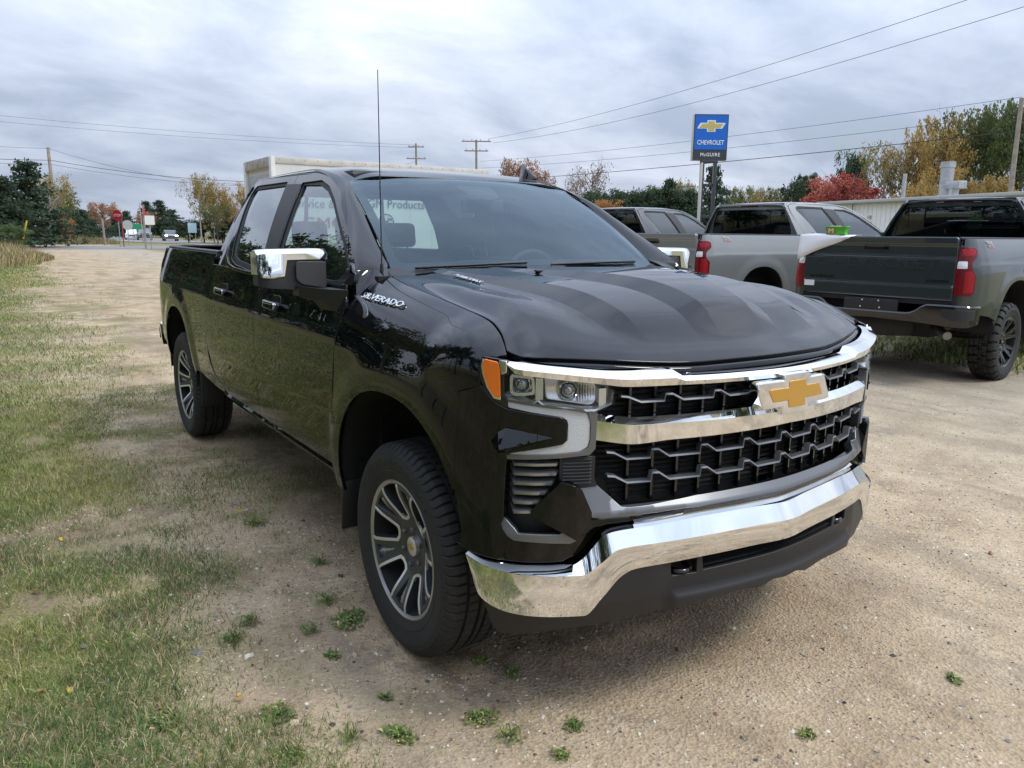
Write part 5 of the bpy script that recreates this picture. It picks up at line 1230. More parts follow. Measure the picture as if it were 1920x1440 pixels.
    seat(-1.35, .40, .52); seat(-1.35, -.40, .52); seat(-2.30, 0, 1.36, True)
    box('centre_console', (-1.30, 0, .88), (.6, .26, .30), B['interior'], t, .03)
    box('headliner', (-1.98, 0, 1.855), (1.5, 1.20, .02), B['headliner'], t)
    mrr = box('interior_mirror', (-.98, 0, 1.70), (.03, .25, .07), B['interior'], t, .012)
    for sd in (-1, 1): box('door_card', (-1.6, .90*sd, 1.0), (2.2, .04, .66), B['interior'], t, .01)
    box('cabin_back_panel', (-2.70, 0, 1.15), (.05, 1.64, .56), B['interior'], t)

def make_wheel(B, tyre_r=.405, knob=False):
    """one wheel, axle along y, outer face at -y; its root is placed at the hub"""
    root = empty('wheel')
    hw = .140
    prof = [(.255, .108), (.262, .120), (.268, .1225), (.278, .126), (.300, .1335), (.303, .1322), (.330, .138), (.350, .1385), (.353, .1372), (.368, .135), (.385, .124), (tyre_r-.004, .107)]
    groove = [(tyre_r-.001, .100), (tyre_r, .072), (tyre_r-.011, .070), (tyre_r-.011, .060), (tyre_r+.001, .058), (tyre_r+.002, .022), (tyre_r-.010, .020), (tyre_r-.010, .010), (tyre_r+.002, .008)]
    half = prof + groove
    full = half + [(r, -a) for r, a in half[::-1]]
    n = 432; V, F = [], []; k = len(full)
    for i in range(n):
        th = 2*math.pi*i/n
        for j, (r, a) in enumerate(full):
            sip = 0
            ab = abs(a)
            if ab > .066 and r > .38: sip = .009 if i % 6 == 0 else 0
            elif r > tyre_r-.004 and .02 < ab < .06: sip = .006 if (i+2) % 6 == 0 else 0
            elif r > tyre_r-.004 and ab <= .02: sip = .005 if (i+4) % 12 == 0 else 0
            if knob and r > .37: sip = .020 if (i // 4) % 4 == (0 if a > 0 else 2) and ab > .05 else (.014 if (i//4) % 5 == (2 if a > 0 else 0) and ab <= .05 else -.010)
            rr = r-sip; tw = .012*(ab-.05)*(1 if a > 0 else -1)/.05 if r > .38 else 0
            V.append((rr*math.cos(th+tw), a, rr*math.sin(th+tw)))
    for i in range(n):
        j = (i+1) % n
        for q in range(k-1): F.append((i*k+q, j*k+q, j*k+q+1, i*k+q+1))
    ty = mesh('tyre', V, F, B['rubber'], root); smooth_by_angle(ty, 22)
    for rr in (.300, .352): 
        pass
    lathe('rim_barrel', [(.2485, -.112), (.240, -.06), (.228, .10), (.25, .12)], B['dark'], root, n=60)
    lathe('rim', [(.262, -.116), (.2655, -.121), (.262, -.1235), (.2545, -.121), (.249, -.115)], MATS['alloy_rim'], root, n=72)
    lathe('brake_disc', [(.0, -.02), (.165, -.02), (.168, -.01), (.168, .01), (0, .01)], B['steel'], root, n=40)
    box('brake_caliper', (.13, -.02, .02), (.07, .09, .16), B['dark'], root, .015)
    offr = lambda r: .062 + .056*sstep(.07, .245, r)
    def pm(extra=0.): return lambda u, v: np.stack([u, -(offr(np.hypot(u, v))+(extra(u, v) if callable(extra) else extra)), v], 1)
    pol = lambda l: [(r*math.cos(R(a)), r*math.sin(R(a))) for r, a in l]
    hub = lathe('wheel_hub', [(.0, -.058), (.052, -.060), (.062, -.066), (.095, -.070), (.106, -.068), (.106, -.03)], B['alloy_dark'], root, n=48)
    sp_o = [(.090, 2), (.104, 6), (.114, 12), (.165, 14), (.232, 15), (.2475, 14), (.2475, 20), (.2475, 30), (.2475, 40), (.2475, 46), (.232, 45), (.165, 46), (.114, 48), (.104, 54), (.090, 58), (.084, 30)]
    pk = [(.128, 30), (.232, 21.5), (.238, 30), (.232, 38.5)]
    u_in = [(.2475, 14), (.232, 15), (.165, 14), (.122, 12), (.113, 5), (.113, -5), (.122, -12), (.165, -14), (.232, -15), (.2475, -14)]
    u_out = [(.2475, -16.6), (.232, -17.4), (.165, -17.4), (.115, -16.5), (.1045, -7), (.1045, 7), (.115, 16.5), (.165, 17.4), (.232, 17.4), (.2475, 16.6)]
    Pd = panel_data(pol(sp_o), pm(), res=.014, holes=[pol(pk)], depth=.045, rnd=.002, out=(0, -1, 0))
    Pk = panel_data(pol([(.123, 30), (.234, 20.5), (.242, 30), (.234, 39.5)]), pm(lambda u, v: -.030+.022*(1-np.clip(np.abs(np.degrees(np.arctan2(v, u))-30)/9, 0, 1))), res=.008, depth=.004, rnd=.001, out=(0, -1, 0))
    Pe = panel_data(pol(u_in+u_out), pm(.0022), res=.012, depth=.010, rnd=.0012, out=(0, -1, 0))
    m_sp = mesh('spoke', Pd[0], Pd[1], B['alloy_dark'], None, normals=Pd[2]); m_pk = mesh('spoke_pocket', Pk[0], Pk[1], MATS['alloy_mid'], None, normals=Pk[2]); m_ed = mesh('machined_edge', Pe[0], Pe[1], B['alloy'], None, normals=Pe[2])
    lug = lathe('lug_nut', [(0, -.080), (.006, -.080), (.009, -.077), (.010, -.060)], B['steel'], None, n=6, smooth=False)
    for i in range(6):
        s = m_sp if i == 0 else m_sp.copy(); 
        if i: COL.objects.link(s)
        s.parent = root; s.rotation_euler = (0, -R(60*i), 0)
        for src in (m_pk, m_ed, lug):
            q = src if i == 0 else src.copy()
            if i: COL.objects.link(q)
            q.parent = root; q.rotation_euler = (0, -R(60*i), 0)
            if src is lug: q.location = (.072*math.cos(R(60*i+30)), 0, .072*math.sin(R(60*i+30)))
    cap = lathe('hub_cap', [(0, -.076), (.030, -.076), (.037, -.073), (.039, -.055)], B['alloy'], root, n=36)
    q = panel('cap_emblem', [(-.024, -.006), (-.020, .007), (-.008, .007), (-.007, .012), (.009, .012), (.009, .007), (.024, .007), (.020, -.006), (.008, -.006), (.007, -.012), (-.009, -.012), (-.009, -.006)], lambda u, v: np.stack([u, 0*u-.0768, v], 1), B['gold'], root, res=.02, depth=.001, rnd=.0003, out=(0, -1, 0))
    for k, ch_ in enumerate('BRIDGESTONE'):
        a = R(128-7.6*k); rr = .335
        text('tyre_letter', ch_, .036, MATS['tyre_letter'], root, .0008, frame((rr*math.cos(a), -.1390, rr*math.sin(a)), (math.sin(a), 0, -math.cos(a)), (0, -1, 0)), sx=1.15)
    return root
# ---------------------------------------------------------------- the black pickup and its three neighbours
mat('frit', (.012, .012, .014), .35); mat('lamp_ball', (.42, .44, .46), .05, .85, 1.0); mat('lamp_inner', (.16, .165, .17), .3, .5); mat('alloy_rim', (.52, .515, .51), .34, .9); mat('alloy_mid', (.46, .465, .47), .30, .8)
MB['satin_mid'] = mat('satin_mid', (.20, .205, .21), .34, .6)
mat('tyre_letter', (.034, .033, .032), .6)
MB['paint_trim'] = MB['paint_black']
MB['trim_bright'] = mat('mirror_cap_chrome', (.86, .87, .88), .04, 1)
MB['mirror_grey'] = mat('mirror_recess_grey', (.045, .045, .047), .5, bump=.1, bscale=400)
MB['badge'] = mat('badge_chrome', (.80, .81, .82), .10, 1)
MB['rear_bumper'] = mat('rear_bumper_chrome', (.86, .87, .88), .05, 1)
MB['bglass'] = glass('rear_window_glass', (.50, .60, .58), 1.1, .02)
MB['seamrub'] = MATS['seal_rubber']

truck = empty('pickup_truck')
body(truck, MB, MB['paint_black'])
front_end(truck, MB, MB['paint_black'])
W0 = make_wheel(MB)
HUBZ = .398
def put_wheels(t, proto, spin, first=True, remap=None, yo=.850):
    for i, (x, sd) in enumerate(((0, -1), (-3.745, -1), (0, 1), (-3.745, 1))):
        w = proto if (i == 0 and first) else copy_tree(proto)
        w.parent = t
        y = (yo if x > -1 else yo-.008)
        w.location = (x, sd*y, HUBZ); w.rotation_euler = (0, R(spin[i]), 0) if sd < 0 else (0, R(spin[i]), R(180))
put_wheels(truck, W0, (8, 31, 14, 50))
tag(truck, 'glossy black crew cab pickup with chrome grille bars and bumper, parked on the sandy verge', 'pickup truck')

W1 = make_wheel(dict(MB, alloy=mat('alloy_bright_edge', (.05, .05, .052), .25, .6), alloy_dark=MB['alloy_black']), knob=True)
for o in W1.children:
    for s in o.material_slots:
        if s.material and s.material.name in ('alloy_rim', 'alloy_mid'): s.link = 'OBJECT'; s.material = MB['alloy_black']
def sibling(label, paint, pose, extra, wheel=None, lift=.05, wfirst=True):
    remap = {'paint_black': paint, 'rear_bumper_chrome': MATS['black_gloss'], 'badge_chrome': MATS['black_gloss'], 'mirror_cap_chrome': MATS['black_gloss'], 'rear_window_glass': MATS['privacy_glass'], 'chrome': MATS['black_gloss']}
    remap.update(extra)
    t = empty('pickup_truck', (pose[0], pose[1], pose[3]), R(pose[2]))
    for ch in list(truck.children):
        nm = ch.name.split('.')[0]
        if nm in ('wheel', 'aerial_base', 'lower_grille_backing'): continue
        c = copy_tree(ch, t, remap)
        if nm != 'wheel': c.location.z += lift
    put_wheels(t, wheel, (20, 5, 40, 11), wfirst)
    tag(t, label, 'pickup truck', 'pickup trucks parked in a row')
    return t
TG = sibling('dark green crew cab pickup with black rear bumper and a white sheet on its tailgate', MB['paint_green'], (-2.69, 10.34, 96.9, .085), {}, W1)
W2 = copy_tree(W1); TS = sibling('light grey crew cab pickup with black wheels, middle of the three parked tail-out', MB['paint_silver'], (-5.51, 10.36, 91.7, .10), {}, W2)
W3 = copy_tree(W1); TD = sibling('charcoal grey crew cab pickup seen beyond the light grey one', MB['paint_grey'], (-9.3, 10.4, 101, .10), {}, W3)
mat('sticker_pink', (.62, .30, .26), .5); mat('sticker_grey', (.55, .55, .54), .5)
box('dealer_sticker', (-4.893, .70, .93+.05), (.003, .115, .06), mat('sticker_white', (.7, .7, .68), .5), TG)
for t_ in (TG, TS):
    for sd in (-1,):
        p_ = m_bed(np.array([-4.44]), np.array([1.365]))[0]; q_ = m_bed(np.array([-4.44]), np.array([1.385]))[0]; up = Vector((0, (q_[1]-p_[1])*sd, q_[2]-p_[2]))
        dx = Vector((1, -.085, 0)); n_ = dx.cross(up)
        c0 = Vector((p_[0], p_[1]*sd, p_[2]+.05))
        text('bed_decal', 'TRAIL', .042, MATS['sticker_grey'], t_, .0006, frame(c0+up.normalized()*.018+n_.normalized()*.009, dx, n_), sx=1.25)
        text('bed_decal', 'BOSS', .042, MATS['sticker_pink'], t_, .0006, frame(c0-up.normalized()*.020+Vector((.03, 0, 0))+n_.normalized()*.009, dx, n_), sx=1.35)
G_L, G_M, G_R = 'trees along the far street', 'trees beyond the lot', 'trees behind the white building'
PL = 'dark green pine in the dense stand by the leaning utility pole'
PM = 'dark green tree in the low tree line to the left of the tall blue sign'
TREES = [
 (-75.2, 1.4, 7.5, 6.4, 'pine', PL, G_L), (-71.2, -.4, 5.8, 5.6, 'pine', PL, G_L), (-69.6, -1.9, 4.8, 4.6, 'pine', PL, G_L),
 (-83.6, 3.5, 6.8, 4.4, 'thin_gold', 'sparse yellowing tree rising behind the dark pines at the leaning pole', G_L), (-87.6, 4.4, 5.5, 4.2, 'olive', 'olive green tree just right of the leaning utility pole', G_L),
 (-96.1, 6.1, 4.5, 4.6, 'pine', PL, G_L), (-104.6, 8.0, 4.1, 4.6, 'pine', PL, G_L), (-79.7, 4.2, 2.6, 1.8, 'orange', 'small orange-leaved sapling at the foot of the leaning utility pole', G_L),
 (-60.5, -.4, 1.9, 2.6, 'bush', 'bright green shrub under the pines at the edge of the lot', G_L), (-58.9, -1.9, 2.2, 2.6, 'bush', 'bright green shrub under the pines at the edge of the lot', G_L),
 (-136.1, 12.5, 4.6, 5.6, 'pine', PL, G_L), (-133.1, 13.6, 5.7, 5.0, 'russet', 'round russet-leaved tree far down the street, above the white diamond sign', G_L),
 (-150, 19.3, 5.0, 4.6, 'pine', 'dark pine far off between the two stop signs', G_L), (-168, 19.7, 4.4, 5, 'pine', 'dark pine far off between the two stop signs', G_L), (-183.6, 28.0, 8.0, 6.4, 'pine', 'dark pine standing just behind the edge-on stop sign', G_L),
 (-167.9, 27.9, 7.7, 7.0, 'pine', 'dark pine behind the grey oncoming car', G_L), (-173, 31.1, 6.0, 7.4, 'pine', 'dark pine behind the grey oncoming car', G_L),
 (-94.3, 19.3, 8.1, 4.0, 'thin_gold', 'tall thin pale-trunked tree with yellowing leaves beside the info sign', G_L), (-95.4, 21.0, 7.3, 4.6, 'gold', 'broad golden tree above the pale blue info sign', G_L), (-98.5, 22.9, 5.4, 4.2, 'russet', 'russet tree between the golden tree and the black truck', G_L),
 (-90.9, 20.3, 4.5, 3.8, 'olive', 'olive tree standing behind the pale blue info sign', G_L), (-95.3, 24.6, 4.2, 4, 'orange', 'low orange tree just left of the black cab', G_L), (-86.5, 23.2, 6.8, 4.4, 'gold', 'golden tree next to the rear edge of the black cab', G_L), (-87.2, 26.2, 5.8, 4.2, 'olive', 'olive tree just behind the black cab', G_L),
 (-154.8, 23.2, 4.8, 4, 'russet', 'small russet tree far off by the green road sign', G_L), (-125.8, 9.2, 3.9, 4.6, 'olive', 'low olive tree beside the grey footpath', G_L),
 (-76.1, 52, 10.3, 5, 'russet', 'russet tree showing above the black truck roof near the roof fin', G_M), (-76.3, 55, 9.2, 4, 'russet', 'russet tree showing just right of the roof fin', G_M),
 (-69.6, 57.9, 9.9, 4.6, 'bare', 'leafless tree standing against the sky left of the tall sign', G_M), (-75.3, 60.1, 9.0, 3.6, 'bare', 'smaller leafless tree beside the taller bare one', G_M),
 (-60.1, 52.1, 5.2, 3.4, 'orange', 'orange shrubby tree below the bare trees', G_M), (-64.3, 53.1, 5.0, 3.4, 'russet', 'russet shrubby tree below the bare trees', G_M),
 (-62.5, 56.2, 6.5, 6, 'round_green', PM, G_M), (-63.2, 58.7, 6.4, 6.2, 'pine', PM, G_M), (-60.8, 58.8, 6.7, 5.6, 'round_green', PM, G_M), (-58.3, 59.2, 7.8, 4.4, 'pine', PM, G_M), (-60.1, 60.4, 6.8, 6, 'round_green', PM, G_M), (-66, 56.5, 6.4, 6, 'round_green', PM, G_M), (-61, 62.5, 6.6, 6, 'round_green', PM, G_M), (-57.5, 61.5, 6.6, 5, 'pine', PM, G_M),
 (-64.3, 68.4, 7.6, 4, 'olive', 'olive tree behind the far small utility pole', G_M), (-67.8, 70.8, 8.5, 3.6, 'thin_gold', 'thin pale tree poking up left of the sign posts', G_M), (-51.6, 58.6, 8.8, 4.6, 'pine', 'tall dark pine directly behind the posts of the blue sign', G_M),
 (-66.3, 80.2, 7.9, 4.6, 'olive', 'distant olive tree right of the blue sign', G_M), (-67.8, 85.1, 7.6, 4.4, 'gold', 'distant golden tree right of the blue sign', G_M), (-66.7, 86.8, 8.1, 4.6, 'olive', 'distant olive tree above the light grey cab', G_M), (-66.8, 92.1, 7.6, 4.4, 'russet', 'distant russet tree above the light grey cab', G_M),
 (-40, 56.8, 7.0, 3.7, 'round_green', 'rounded dark green tree left of the red maple', G_R), (-35.6, 55.9, 6.6, 5.8, 'red', 'broad bright red maple above the white building', G_R), (-41.6, 61.5, 6.2, 3.6, 'red', 'smaller red maple left of the broad one', G_R),
 (-37.8, 60.6, 8.9, 2.9, 'round_green', 'dark green tree rising behind the red maple', G_R), (-33.6, 58.2, 9.1, 4.2, 'thin_gold', 'pale thinning tree right of the red maple', G_R), (-32.5, 59.7, 9.0, 4.4, 'bare_gold', 'nearly bare spreading tree behind the thin flue', G_R),
 (-30.7, 59.4, 10.7, 4.2, 'gold', 'tall golden-brown tree left of the wide silver flue', G_R), (-28.9, 58.0, 9.6, 3.8, 'gold', 'golden tree directly behind the wide silver flue', G_R), (-28.4, 60.3, 11.3, 4.0, 'olive', 'tall olive tree right of the wide silver flue', G_R), (-28.6, 63.5, 11.0, 3.8, 'olive', 'olive tree set back behind the tall green ones', G_R),
 (-25.9, 60.4, 11.4, 4.8, 'green', 'tall green tree left of the near utility pole', G_R), (-23.8, 58.7, 11.0, 4.4, 'green', 'tall green tree beside the near utility pole', G_R), (-22.7, 61.2, 10.5, 4.8, 'green', 'tall green tree at the right edge of the picture', G_R),
 (-26, 49.9, 5.3, 3, 'gold_low', 'low golden tree just behind the building roof', G_R), (-26.4, 53.4, 6.4, 3.4, 'gold_low', 'low golden tree behind the roof vent', G_R), (-23.5, 53.7, 5.8, 3.4, 'gold_low', 'low golden tree below the tall green ones', G_R),
]
UB = 'low dark green undergrowth bush below the golden trees by the info sign'
TREES += [(-98, 18.6, 2.6, 4, 'round_green', UB, G_L), (-99, 20.6, 3.0, 4.5, 'round_green', UB, G_L), (-98, 22.6, 2.8, 4.5, 'round_green', UB, G_L), (-97, 24.8, 3.2, 4.5, 'round_green', UB, G_L), (-96, 27, 3.0, 4.5, 'round_green', UB, G_L), (-100, 29.5, 3.4, 5, 'round_green', UB, G_L)]
for i, (x, y, h, w_, k, lab, gr) in enumerate(TREES): plant_tree(x, y, h, w_, k, lab, i, gr)
# the wood on the verge side, seen only as reflections in the truck's flank and glass
OFF = 'trees of the verge wood, seen reflected in the black truck'
for i, (x, y, h, w_, k) in enumerate([(15-3.3*j, -7.6-1.2*((j*7) % 3)-.8*((j*5) % 2), 8.0+3.0*((j*13) % 5)/4, 4.8, ('round_green', 'green', 'round_green', 'olive', 'pine', 'round_green')[j % 6]) for j in range(25)]):
    plant_tree(x, y, h, w_, k, 'leafy tree of the verge wood mirrored in the flank of the black truck', 200+i, OFF)

# ---------------------------------------------------------------- poles and wires
wood = mat('pole_wood', (.27, .225, .175), .9, noise=.25, nscale=3); wire_m = mat('wire_black', (.015, .016, .018), .6); galv = mat('galvanised', (.42, .43, .43), .45, .7, noise=.2, nscale=4)
def pole(base, top, arms, label, r=.15, dirv=(0, 1)):
    base = Vector(base); top = Vector(top); p_ = empty('utility_pole', base); v = top-base
    tube('shaft', [(0, 0, -.3), tuple(v*.5), tuple(v)], [r, r*.85, r*.7], wood, p_, n=10)
    for dz, half in arms:
        c = v*((v.z-dz)/v.z); d = Vector((dirv[0], dirv[1], 0)).normalized()
        tube('crossarm', [tuple(c-d*half), tuple(c+d*half)], .07, wood, p_, n=6)
        for s in (-.85, -.3, .3, .85): tube('insulator', [tuple(c+d*half*s), tuple(c+d*half*s+Vector((0, 0, .22)))], .05, galv, p_, n=6)
    tag(p_, label, 'utility pole', 'utility poles'); return p_
pole((-88.9, 4.27, 0), (-91.0, 4.35, 9.6), [], 'leaning bare wooden utility pole by the dark pines', .2)
pole((-86.1, 43.4, 0), (-86.2, 43.4, 12.3), [(.4, 1.0), (1.8, 1.2)], 'utility pole with two crossarms above the roof, left of the roof-line pair', .16, (.55, .84))
pole((-72.2, 43.6, 0), (-72.26, 43.58, 11.5), [(.15, 1.6), (1.15, 1.3)], 'utility pole with two wide crossarms above the roof, right of the roof-line pair', .16, (.55, .84))
pole((-17.5, 43.2, 0), (-17.6, 43.25, 8.7), [], 'near wooden utility pole against the tall green trees', .15)
pole((-59.2, 63, 0), (-59.2, 63.07, 7.1), [(.25, .8), (1.6, .9)], 'far small pale utility pole left of the sign posts', .12, (.6, .8))
tube('guy_guard', [(-62, .05, .0), (-62, .60, 2.1)], .055, mat('guard_yellow', (.62, .42, .03), .6), None, n=6); tag(bpy.data.objects['guy_guard'], 'yellow plastic guard on the guy wire left of the leaning pole', 'guy wire guard')
def wire(a, b, sag, r, label):
    a, b = Vector(a), Vector(b); pts = [tuple(a.lerp(b, t)+Vector((0, 0, -sag*4*t*(1-t)))) for t in np.linspace(0, 1, 25)]
    o = tube('overhead_wire', pts, r*.75, wire_m, None, n=5, caps=False); tag(o, label, 'wire', 'overhead wires')
for a, b, s, r, l in [
    ((-71.5, 44.6, 11.6), (-2, 33.6, 13.2), 1.0, .018, 'topmost overhead wire rising to the upper right corner'),
    ((-71.2, 45.1, 11.2), (-2, 34.4, 12.4), 1.2, .018, 'second overhead wire rising to the upper right corner'),
    ((-71.6, 43.7, 9.2), (-17.6, 43.25, 8.75), .35, .016, 'thin wire passing behind the blue sign to the near pole top'),
    ((-71.4, 43.8, 8.5), (-17.6, 43.25, 7.9), .35, .016, 'thin lower wire passing behind the sign posts to the near pole'),
    ((-71.8, 43.6, 7.1), (-17.6, 43.25, 7.05), .25, .030, 'thick black cable running past the sign posts to the near pole'),
    ((-17.6, 43.25, 7.05), (20, 42, 7.0), .3, .030, 'thick black cable leaving the near pole at the right edge'),
    ((-86.1, 43.4, 12.1), (-100, -14, 13.9), .6, .016, 'upper thin wire crossing the sky over the left half'),
    ((-86.1, 43.3, 11.8), (-100, -14, 13.3), .7, .016, 'lower thin wire crossing the sky over the left half'),
    ((-91.0, 4.35, 9.5), (-86.1, 43.4, 10.2), 3.2, .018, 'slack wire from the top of the leaning pole towards the cab'),
    ((-91.0, 4.35, 9.5), (-78, -12, 9.0), .3, .018, 'wire from the top of the leaning pole to the left edge'),
    ((-90.7, 4.4, 8.35), (-86.1, 43.4, 8.8), 1.6, .034, 'thick cable from the leaning pole towards the cab'),
    ((-90.7, 4.4, 8.35), (-78, -12, 7.8), .3, .034, 'thick cable from the leaning pole to the left edge'),
    ((-90.6, 4.4, 7.95), (-86.1, 43.4, 8.2), 1.6, .020, 'thin lower cable from the leaning pole towards the cab'),
    ((-90.6, 4.4, 7.95), (-78, -12, 7.4), .3, .020, 'thin lower cable from the leaning pole to the left edge')]: wire(a, b, s, r, l)

# ---------------------------------------------------------------- road signs
sred = mat('sign_red', (.45, .015, .02), .4); swhite = mat('sign_white', (.72, .72, .70), .45); sback = mat('sign_back', (.42, .43, .42), .5, .4); sgreen = mat('sign_green', (.02, .25, .12), .4); sblue = mat('sign_paleblue', (.45, .62, .72), .4)
def sign(name, loc, n_sides, size, face, label, az, posts=((0, 0),), text_s=None, aspect=1., post_m=None, back=None, cat='road sign', zc_=None):
    x, y, zc0 = loc; s = empty(name, (x, y, 0), az)
    for px_, _ in posts: tube('post', [(-.06, px_, 0), (-.06, px_, zc0+size*.45*aspect)], .04, post_m or galv, s, n=6)
    rim = [(size/2*math.cos(2*math.pi*(k+.5)/n_sides)/math.cos(math.pi/n_sides), size/2*aspect*math.sin(2*math.pi*(k+.5)/n_sides)/math.cos(math.pi/n_sides)) for k in range(n_sides)]
    V = [(-.012, a, zc0+b) for a, b in rim]+[(.012, a, zc0+b) for a, b in rim]; k = n_sides
    F = [tuple(range(k))[::-1], tuple(range(k, 2*k))]+[(i, (i+1) % k, k+(i+1) % k, k+i) for i in range(k)]
    mesh('sign_plate', V, F, face, s, mats=[face, back or sback], mi=[1, 0]+[1]*k)
    if text_s:
        rim2 = [(a*.94, b*.94) for a, b in rim]
        text('sign_lettering', text_s, size*.33, swhite, s, .002, frame((.016, 0, zc0), (0, 1, 0), (1, 0, 0)))
    tag(s, label, cat, 'road signs at the junction'); return s
sign('stop_sign', (-74.7, 8.0, 2.76), 8, .95, sred, 'red stop sign facing the camera at the junction', R(-48), text_s='STOP')
tube('sign_post', [(-76, 8.5, 0), (-76, 8.5, 2.4)], .05, mat('post_red', (.33, .05, .05), .6), None, n=6); tag(bpy.data.objects['sign_post'], 'bare reddish post just right of the stop sign', 'post')
sign('stop_sign', (-66.7, 8.9, 3.0), 8, .95, sred, 'stop sign seen almost edge-on beside two tall posts', R(72), posts=((-.2, 0), (.25, 0)))
sign('road_sign', (-66.0, 9.15, 2.3), 4, .72, swhite, 'square pale back of a sign beside the edge-on stop sign', 0, back=swhite)
sign('road_sign', (-87.5, 10.55, 2.0), 16, 1.0, sback, 'round grey sign back on a single post left of the white car', 0, back=sback)
sign('road_sign', (-103.6, 14.0, 1.9), 4, 1.6, sgreen, 'long green road sign above the dark vehicle', 0, posts=((-.6, 0), (.6, 0)), aspect=.4)
sign('road_sign', (-170, 15.5, 2.2), 4, 1.7, swhite, 'white diamond sign far down the street', 0)
bpy.data.objects[[o.name for o in bpy.data.objects if o.get('label', '') == 'white diamond sign far down the street'][0]].children[1].rotation_euler = (0, 0, 0)
sign('info_sign', (-92.3, 17.9, 1.8), 4, .95, sblue, 'pale blue two-post info sign below the golden tree', R(5), posts=((-.3, 0), (.35, 0)), aspect=1.15)
sign('road_sign', (-95.2, 21.0, 2.1), 4, .62, swhite, 'small white sign near the black cab', 0)
tube('wooden_post', [(-84.4, 7.96, 0), (-84.5, 7.9, 2.6)], .11, wood, None, n=8); tag(bpy.data.objects['wooden_post'], 'short thick wooden post left of the stop sign', 'post')
tube('slim_post', [(-98.1, 13.6, 0), (-98.1, 13.5, 4.4)], .06, mat('post_pink', (.45, .30, .28), .6), None, n=6); tag(bpy.data.objects['slim_post'], 'slim pale red post behind the edge-on stop sign', 'post')

# ---------------------------------------------------------------- cars on the far road
lamp_on = mat('headlight_lit', (.9, .9, .85), .3, emit=(1, .97, .88, 9.0)); cglass = mat('car_window', (.03, .04, .05), .08, coat=.5)
def car(x, y, az, col, label, h=1.5, L_=4.5, w_=1.82, lit=False, suv=False, bed=False):
    c = empty('car', (x, y, float(ground_z(x, y))+.02), az); m_ = mat('car_paint_%s' % '_'.join(str(int(v*100)) for v in col), col, .25, .2, 1)
    hh = h; hb = .62*h
    top = [(-.5, .5), (-.42, hb/h*.98), (-.30 if not bed else -.02, .96), (.06, 1.0), (.24, .66), (.47, .56), (.5, .42)] if not suv else [(-.5, .5), (-.49, .9), (-.44, .98), (.10, 1.0), (.26, .68), (.47, .6), (.5, .42)]
    prof = [(-.5, .17)] + top + [(.5, .17)]
    secs = []
    for k, f in ((-1, .86), (-.94, 1), (0, 1), (.94, 1), (1, .86)):
        secs.append([(px*L_*(1 if abs(k) < 1 else .985), k*w_/2*(1 if pz < .62 else .84), pz*h*f if pz > .62 else pz*h) for px, pz in prof])
    smooth_by_angle(loft('car_body', secs, m_, c, sharp=False, closed=True), 30)
    mesh('windscreen', [(.235*L_+.02, -w_*.40, .68*h+.02), (.235*L_+.02, w_*.40, .68*h+.02), (.075*L_+.02, w_*.36, .97*h+.01), (.075*L_+.02, -w_*.36, .97*h+.01)], [(0, 1, 2, 3)], cglass, c)
    for s in (-1, 1):
        mesh('side_window', [(.20*L_, s*w_*.475, .66*h), (-.36*L_, s*w_*.475, .66*h), (-.30*L_, s*w_*.425, .93*h), (.07*L_, s*w_*.425, .93*h)], [(0, 1, 2, 3)], cglass, c)
        for xx in (-.31, .31):
            wv = lathe('wheel', [(0, -.11), (.20, -.11), (.33, -.10), (.34, 0), (.33, .10), (0, .11)], MATS['tyre_rubber'], c, n=18); wv.location = (xx*L_, s*w_*.45, .33)
        box('headlight', (.493*L_, s*w_*.37, .50*h), (.06, .30, .14), lamp_on if lit else swhite, c, .02)
    box('front_grille', (.497*L_, 0, .40*h), (.06, w_*.5, .18), MATS['black_plastic'], c, .02)
    tag(c, label, 'car', 'vehicles on the far road'); return c
az_r = math.atan2(-2.0, 35.)
car(-132, 17.3, -.14, (.70, .70, .69), 'white car in the oncoming lane left of the dark pickup-shaped vehicle', 1.55, suv=True)
car(-126.8, 18.3, -.14, (.05, .055, .06), 'dark vehicle beside the white car', 1.75, 5.2, 2.0, suv=True)
car(-116, 19.9, -.10, (.16, .17, .18), 'grey car with bright headlights turning at the junction', 1.5, lit=True)
car(-215, 21.8, -.12, (.03, .035, .04), 'small dark vehicle far down the road', 1.8, 5, 2, suv=True)

# ---------------------------------------------------------------- delivery box truck
bw = mat('box_white', (.70, .70, .66), .45, noise=.06, nscale=1.2); bgrey = mat('box_grey', (.36, .36, .35), .55, noise=.15, nscale=2); rust = mat('box_scuffed', (.40, .37, .33), .7, noise=.4, nscale=5)
bt = empty('box_truck', (-17.2, 6.6, .02))
BX0, BX1, BY0, BY1, BZ0, BZ1 = -1.12, 1.12, -3.0, 3.0, 1.02, 3.25
box('box_body', (0, .03, (BZ0+BZ1)/2), (2.22, 5.90, BZ1-BZ0), bw, bt)
for s in (-1, 1):
    box('top_rail', (s*1.115, .03, BZ1-.075), (.035, 5.92, .15), rust if s < 0 else mat('rail_cream', (.60, .57, .50), .5, noise=.12, nscale=3), bt, .006)
    box('bottom_rail', (s*1.115, .03, BZ0+.05), (.03, 5.92, .10), bgrey, bt, .006)
    for yy in np.arange(-2.5, 2.9, .62): box('side_seam', (s*1.1125, yy, 2.1), (.008, .03, 1.95), bw, bt)
    for yy in np.arange(-2.8, 2.9, .31): lathe('rivet', [(0, .008), (.012, .006), (.016, 0)], bgrey, bt, n=8, axis='x').location = (s*1.133 if s > 0 else -1.133, yy, BZ1-.055)
for s in (-1, 1): box('rear_post', (s*1.07, -2.96, (BZ0+BZ1)/2), (.16, .10, BZ1-BZ0), bw, bt, .01)
